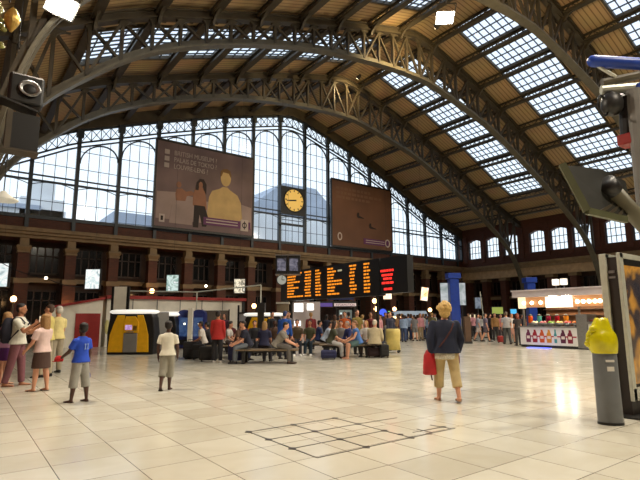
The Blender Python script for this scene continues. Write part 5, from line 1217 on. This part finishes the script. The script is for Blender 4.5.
for s in (-1, 1):
    lo = [P(.02)+X*s*.075*h-F*.07*h, P(.14)+X*s*.1*h+F*.03*h, P(.23)+X*s*.075*h+F*.085*h, P(.285)+X*s*.062*h+F*.03*h, P(.285)+X*s*.055*h-F*.05*h, P(.24)+X*s*.05*h-F*.09*h]
    build(MB().path([M @ q for q in lo], .016, 8), 'strap', cloth((30,30,44)), tb)
    ch = tb.children[-1]; iv = Matrix.Translation(cw) @ Matrix.Rotation(I['rz'], 4, 'Z'); iv = iv.inverted()
    for v in ch.data.vertices: v.co = iv @ v.co
hp = M @ I['ends'][1][0]; tb = thing('phone', 'pale phone held up by the backpack wearer', 'phone', hp, I['rz']); build(MB().bx(-.035,.035,.0,.012,-.03,.1), 'phone_body', CREAM, tb, bevel=.006); build(MB().bx(-.03,.03,-.002,0,-.02,.09), 'screen', BLACK, tb)
g, h = px_h(39, 391, 314)
person('fair-haired girl in pale pink tee and brown skirt beside the backpack wearer', g.x, g.y, 285, h, (218,190,184), (74,52,44), (150,112,66), FAIR, 'short', 'skirt', 'long', ('sandal',(90,84,80)), LA=(16,10,30,2), RA=(18,10,30,2), LL=(5,2,2), RL=(-5,2,4), headk=1.08, detail=True)
g, h = px_h(44, 377, 304)
person('brown-haired man in pale yellow shirt facing the backpack wearer', g.x, g.y, 262, h, (206,190,112), (172,160,136), (74,52,36), FAIR, 'short', 'trousers', 'short', (30,28,28), LA=(20,8,60,8), RA=(22,8,60,8), LL=(3,3,0), RL=(-3,3,2), detail=True)
g, h = px_h(54, 373, 305.5)
person('white-haired man in light yellow shirt behind the brown-haired man', g.x, g.y, 300, h, (222,206,140), (160,150,130), (196,190,180), FAIR, 'short', 'trousers', 'short', (28,26,26), LA=(14,8,30,2), RA=(16,8,50,6), detail=True)
g, h = px_h(2, 384, 312)
person('blonde child in purple shorts at the image edge beside the backpack wearer', g.x, g.y, 30, h, (170,120,150), (92,40,110), (170,130,84), FAIR, 'short', 'shorts', 'long', ('sandal',(130,100,90)), LA=(8,10,20,0), RA=(8,10,20,0), headk=1.06, detail=True)

# --- seated travellers
def seated(label, px, dep, a, h, top, bottom, hair, lean=8, sit=.46, **kw):
    x, y = gp(px, dep); kw.setdefault('LA', (10,8,52,14)); kw.setdefault('RA', (14,8,46,14)); kw.setdefault('group', 'travellers waiting on the benches')
    return person(label, x, y, a, h, top, bottom, hair, kw.pop('skin', FAIR), sit=sit, lean=lean, **kw)
def standing(label, px, dep, a, h, top, bottom, hair, **kw):
    x, y = gp(px, dep); return person(label, x, y, a, h, top, bottom, hair, kw.pop('skin', FAIR), **kw)
seated('dark-haired traveller in white shirt sitting at the bench end by the blue booth', 204, 17.9, 262, 1.68, (206,200,190), (52,52,58), (30,24,22), 14, skin=TAN)
seated('traveller in black shirt sitting bowed directly behind the standing person in red', 212, 18.4, 280, 1.66, (34,32,36), (44,44,52), (28,22,20), 24)
standing('person in long red shirt standing back turned among black luggage', 217.5, 16.2, 5, 1.7, (172,40,36), (34,32,36), (34,26,24), skin=TAN, sleeve='long', hem=.09, shoes=(204,198,190), group='standing travellers by the benches')
seated('traveller in white vest sitting right of the person in red', 225.5, 18.6, 100, 1.66, (196,190,184), (70,58,54), (40,30,26), 20)
seated('traveller in dark maroon top sitting back among the group behind the navy sitter', 230.5, 20.6, 170, 1.65, (86,34,38), (40,38,46), (34,26,22), 4)
seated('traveller in brick red top sitting behind the brown-shirted one', 243.5, 20.6, 185, 1.62, (132,52,46), (46,42,46), (60,38,28), 4, hkind='long')
seated('traveller in brown shirt sitting with crossed arms next to the navy sitter', 237.5, 17.2, 120, 1.7, (88,64,50), (40,46,70), (36,26,22), 16, skin=TAN)
seated('traveller in dark navy shirt and pale jeans at the near end of the first bench', 249, 15.9, 255, 1.75, (28,30,48), (112,120,128), (40,28,24), 20, shoes=(40,36,34), LA=(20,8,44,10), RA=(24,8,40,10))
seated('blonde traveller in dark navy top sitting back turned in the middle of the first bench', 264, 16.2, 10, 1.66, (34,36,64), (56,54,60), (150,116,72), 6, hkind='long')
seated('grey-shirted dark-haired traveller leaning forward on the first bench', 276, 15.7, 95, 1.76, (128,122,112), (92,88,84), (26,22,22), 32, shoes=(60,46,38), LA=(30,8,34,10), RA=(34,8,30,10))
standing('standing traveller in bright blue top and blue cap behind the grey-shirted leaner', 283, 17.4, 30, 1.72, (36,84,168), (40,40,50), (44,62,110), sleeve='long', wide=1.2, lean=12, group='standing travellers by the benches')
standing('standing traveller in grey top and dark hair before the white cabin', 288.5, 21.5, 200, 1.76, (120,120,124), (40,40,46), (26,20,18), group='standing travellers by the benches')
seated('traveller in dark red top sitting just left of the pair with white shoes', 287.5, 20.0, 175, 1.66, (96,40,44), (44,40,44), (32,24,22), 6)
seated('left one of the pair in brown-green tops facing the camera in white shoes', 297, 19.3, 176, 1.74, (84,70,50), (34,36,44), (46,32,26), 6, shoes=(226,222,214))
seated('right one of the pair in olive tops facing the camera in white shoes', 310, 19.4, 190, 1.7, (72,74,50), (30,46,58), (36,26,22), 6, shoes=(226,222,214), skin=TAN)
seated('traveller in dark blue top sitting at the back left of the second bench', 317.5, 20.2, 75, 1.68, (36,50,92), (40,40,48), (30,24,22), 10)
seated('traveller in pale blue-white shirt leaning forward at the back left of the second bench', 324, 19.6, 90, 1.68, (176,190,206), (52,54,62), (44,32,26), 28)
seated('long-haired traveller in dark green top and grey trousers above the navy trunk', 330, 17.6, 88, 1.68, (62,64,46), (176,174,172), (46,30,24), 18, hkind='long', LA=(22,8,44,10), RA=(26,8,40,10))
seated('traveller in black and white striped top in the middle of the second bench', 341, 19.2, 182, 1.64, (120,118,116), (60,60,66), (60,42,30), 6)
ob = bpy.data.objects.get('top')
standing('standing traveller in orange top behind the striped one', 345, 20.5, 188, 1.72, (206,98,40), (52,48,48), (54,36,28), group='standing travellers by the benches')
seated('traveller in blue jacket with grey hair sitting behind the bare-legged woman', 351.5, 18.3, 250, 1.66, (44,54,108), (60,60,70), (150,144,138), 18, sleeve='long')
standing('standing traveller in olive yellow top in the middle of the second bench group', 357.5, 19.6, 150, 1.78, (128,112,52), (50,46,42), (70,50,36), group='standing travellers by the benches')
seated('bare-legged woman in blue sleeveless top and teal shorts on the second bench', 359, 17.4, 262, 1.7, (70,110,172), (78,104,104), (120,84,52), 16, sleeve='none', bkind='shorts', hkind='tail', LA=(24,8,40,8), RA=(28,8,36,8), shoes=('sandal',(110,84,70)))
seated('blonde traveller in white top between the bare-legged woman and the pale-coated elder', 366.5, 18.6, 200, 1.64, (204,198,188), (70,66,66), (168,126,70), 6, hkind='long')
seated('white-haired elder in pale beige coat sitting at the end of the second bench', 374.5, 17.6, 25, 1.7, (186,172,138), (96,84,74), (206,196,176), 8, sleeve='long', wide=1.25, coat=.01, hem=.05)
standing('standing traveller in maroon top between the olive one and the yellow trolley', 371, 21.6, 170, 1.7, (108,44,46), (40,38,44), (30,24,22), skin=TAN, group='standing travellers by the benches')
standing('standing traveller in dark navy jacket just behind the yellow trolley', 390, 21.8, 140, 1.72, (34,38,60), (44,46,54), (36,28,24), sleeve='long', group='standing travellers by the benches')

# --- a darker row behind the first bench
seated('traveller in charcoal hoodie behind the blonde one in navy, facing the camera', 254.5, 19.5, 178, 1.68, (44,44,48), (36,36,42), (30,24,22), 6, sleeve='long')
seated('traveller in plum top facing the camera behind the first bench', 265, 19.6, 185, 1.64, (84,46,72), (46,44,52), (52,36,28), 8, hkind='long')
seated('dark-skinned traveller in brown jacket sitting right of the plum one', 274.5, 19.4, 170, 1.72, (80,58,44), (40,40,46), (24,18,16), 10, skin=DARK, sleeve='long')
standing('standing traveller in black jacket beside the olive lamp post', 272, 21.2, 150, 1.74, (30,30,34), (44,46,56), (40,30,26), sleeve='long', group='standing travellers by the benches')
standing('standing traveller in dark plum coat behind the brown-shirted sitter', 224, 21.6, 200, 1.68, (66,36,52), (40,38,44), (56,38,30), sleeve='long', hkind='long', group='standing travellers by the benches')
# --- far walkers
standing('man in grey shirt and dark trousers walking near the juice kiosk', 507.5, 26.3, 10, 1.76, (152,152,158), (70,72,74), (96,84,72), wide=1.1, LL=(10,3,2), RL=(-12,3,6))
standing('woman in white top standing right beside the grey-shirted walking man', 513, 27.4, 170, 1.66, (206,200,200), (176,130,120), (110,72,48), hkind='long', bkind='skirt')
standing('woman in black top and dark trousers at the end of the juice counter', 518.5, 25.0, 350, 1.66, (40,34,38), (54,54,56), (120,56,40), hkind='long')
standing('bare-legged person in grey-blue top walking in the far group by the post', 479, 30, 100, 1.7, (150,152,164), (196,182,176), (60,44,34), bkind='shorts', LL=(16,3,4), RL=(-16,3,10), group='far walkers')
standing('bare-legged person in mauve top walking just ahead of the grey-blue one', 486.5, 29, 100, 1.72, (112,100,118), (84,76,84), (50,36,30), bkind='shorts', LL=(16,3,4), RL=(-16,3,10), group='far walkers')
standing('person in tan brown jacket beyond the small red suitcase', 496, 30.5, 185, 1.72, (146,108,62), (50,46,46), (60,42,32), sleeve='long', group='far walkers')
standing('person in dark clothes passing behind the tan-jacketed one', 491, 32, 90, 1.7, (52,48,52), (40,38,40), (40,30,26), sleeve='long', group='far walkers')
standing('person in rose top at the far side of the grey-shirted man', 502, 31, 170, 1.66, (190,120,120), (70,60,64), (60,40,30), group='far walkers')
standing('woman in dark red dress-like top by the red suitcase far behind the boy in blue', 74, 26.3, 200, 1.62, (150,50,60), (60,50,54), (40,30,26), hkind='long', group='far figures behind the boy in blue')
standing('person in black standing close behind the red suitcase, far back', 62.5, 27.3, 190, 1.74, (30,28,32), (34,32,36), (26,22,22), sleeve='long', group='far figures behind the boy in blue')
standing('person in dark grey standing far back near the dark arcade', 78, 27.6, 120, 1.7, (58,56,60), (38,36,40), (36,28,24), sleeve='long', group='far figures behind the boy in blue')
tops = [('dark navy',(34,38,60)),('black',(28,28,30)),('grey',(120,118,120)),('white',(204,200,194)),('dark red',(120,40,44)),('olive',(96,92,58)),('pink',(200,140,146)),('tan',(164,128,88)),('pale blue',(140,160,190)),('brown',(90,62,46))]
bots = [('dark trousers',(38,38,44),'trousers'),('blue jeans',(58,74,110),'trousers'),('beige trousers',(160,140,110),'trousers'),('grey shorts',(110,108,106),'shorts')]
spots = [(393,30),(398,33),(402.5,31),(406,34.5),(409,31.5),(412,33.5),(415,30.5),(418,34),(421,31),(424,33),(427,35),(430,32),(433,30.5),(462,34),(470,36),(474,33),(482,36),(523,34),(529,36),(538,35),(381,26),(386,29),(378,23.5),(363,23.5),(349,24),(335,23.8),(311,23),(246,23),(254,24.5),(272,22.5),(400,35.6),(413,39.6),(424,39.5),(436,37)]
spots.remove((254,24.5)); spots.remove((272,22.5)); spots.remove((246,23)); spots += [(327,24.6),(341,26),(357,25.5),(391,36.5),(404,29.3)]
rnd = random.Random(11)
for i, (px, dep) in enumerate(spots):
    tn_, tcx = tops[(i*7+i//10) % 10]; bn_, bc, bk = bots[(i*3+i//4) % 4]; hn, hcx, hk = (('short dark hair',(36,28,24),'short'),('long brown hair',(84,56,38),'long'),('fair hair',(170,132,80),'short'),('dark ponytail',(40,30,26),'tail'))[(i+i//6) % 4]
    where = 'far crowd by the stall' if 390 <= px < 440 else 'far crowd near the corner' if 440 <= px < 500 else 'far crowd behind the kiosk' if px >= 500 else 'standing behind the benches'
    standing('person in %s top and %s, %s, %s' % (tn_, bn_, hn, where), px, dep, rnd.choice((0,20,90,160,180,200,270,320)), rnd.uniform(1.6,1.8), tcx, bc, hcx, bkind=bk, hkind=hk, sleeve='long' if i % 3 else 'short',
             skin=(FAIR,TAN,FAIR,DARK)[i % 4], LL=(rnd.uniform(-8,10),3,3), RL=(rnd.uniform(-10,8),3,5), group='crowd across the hall')
flush()
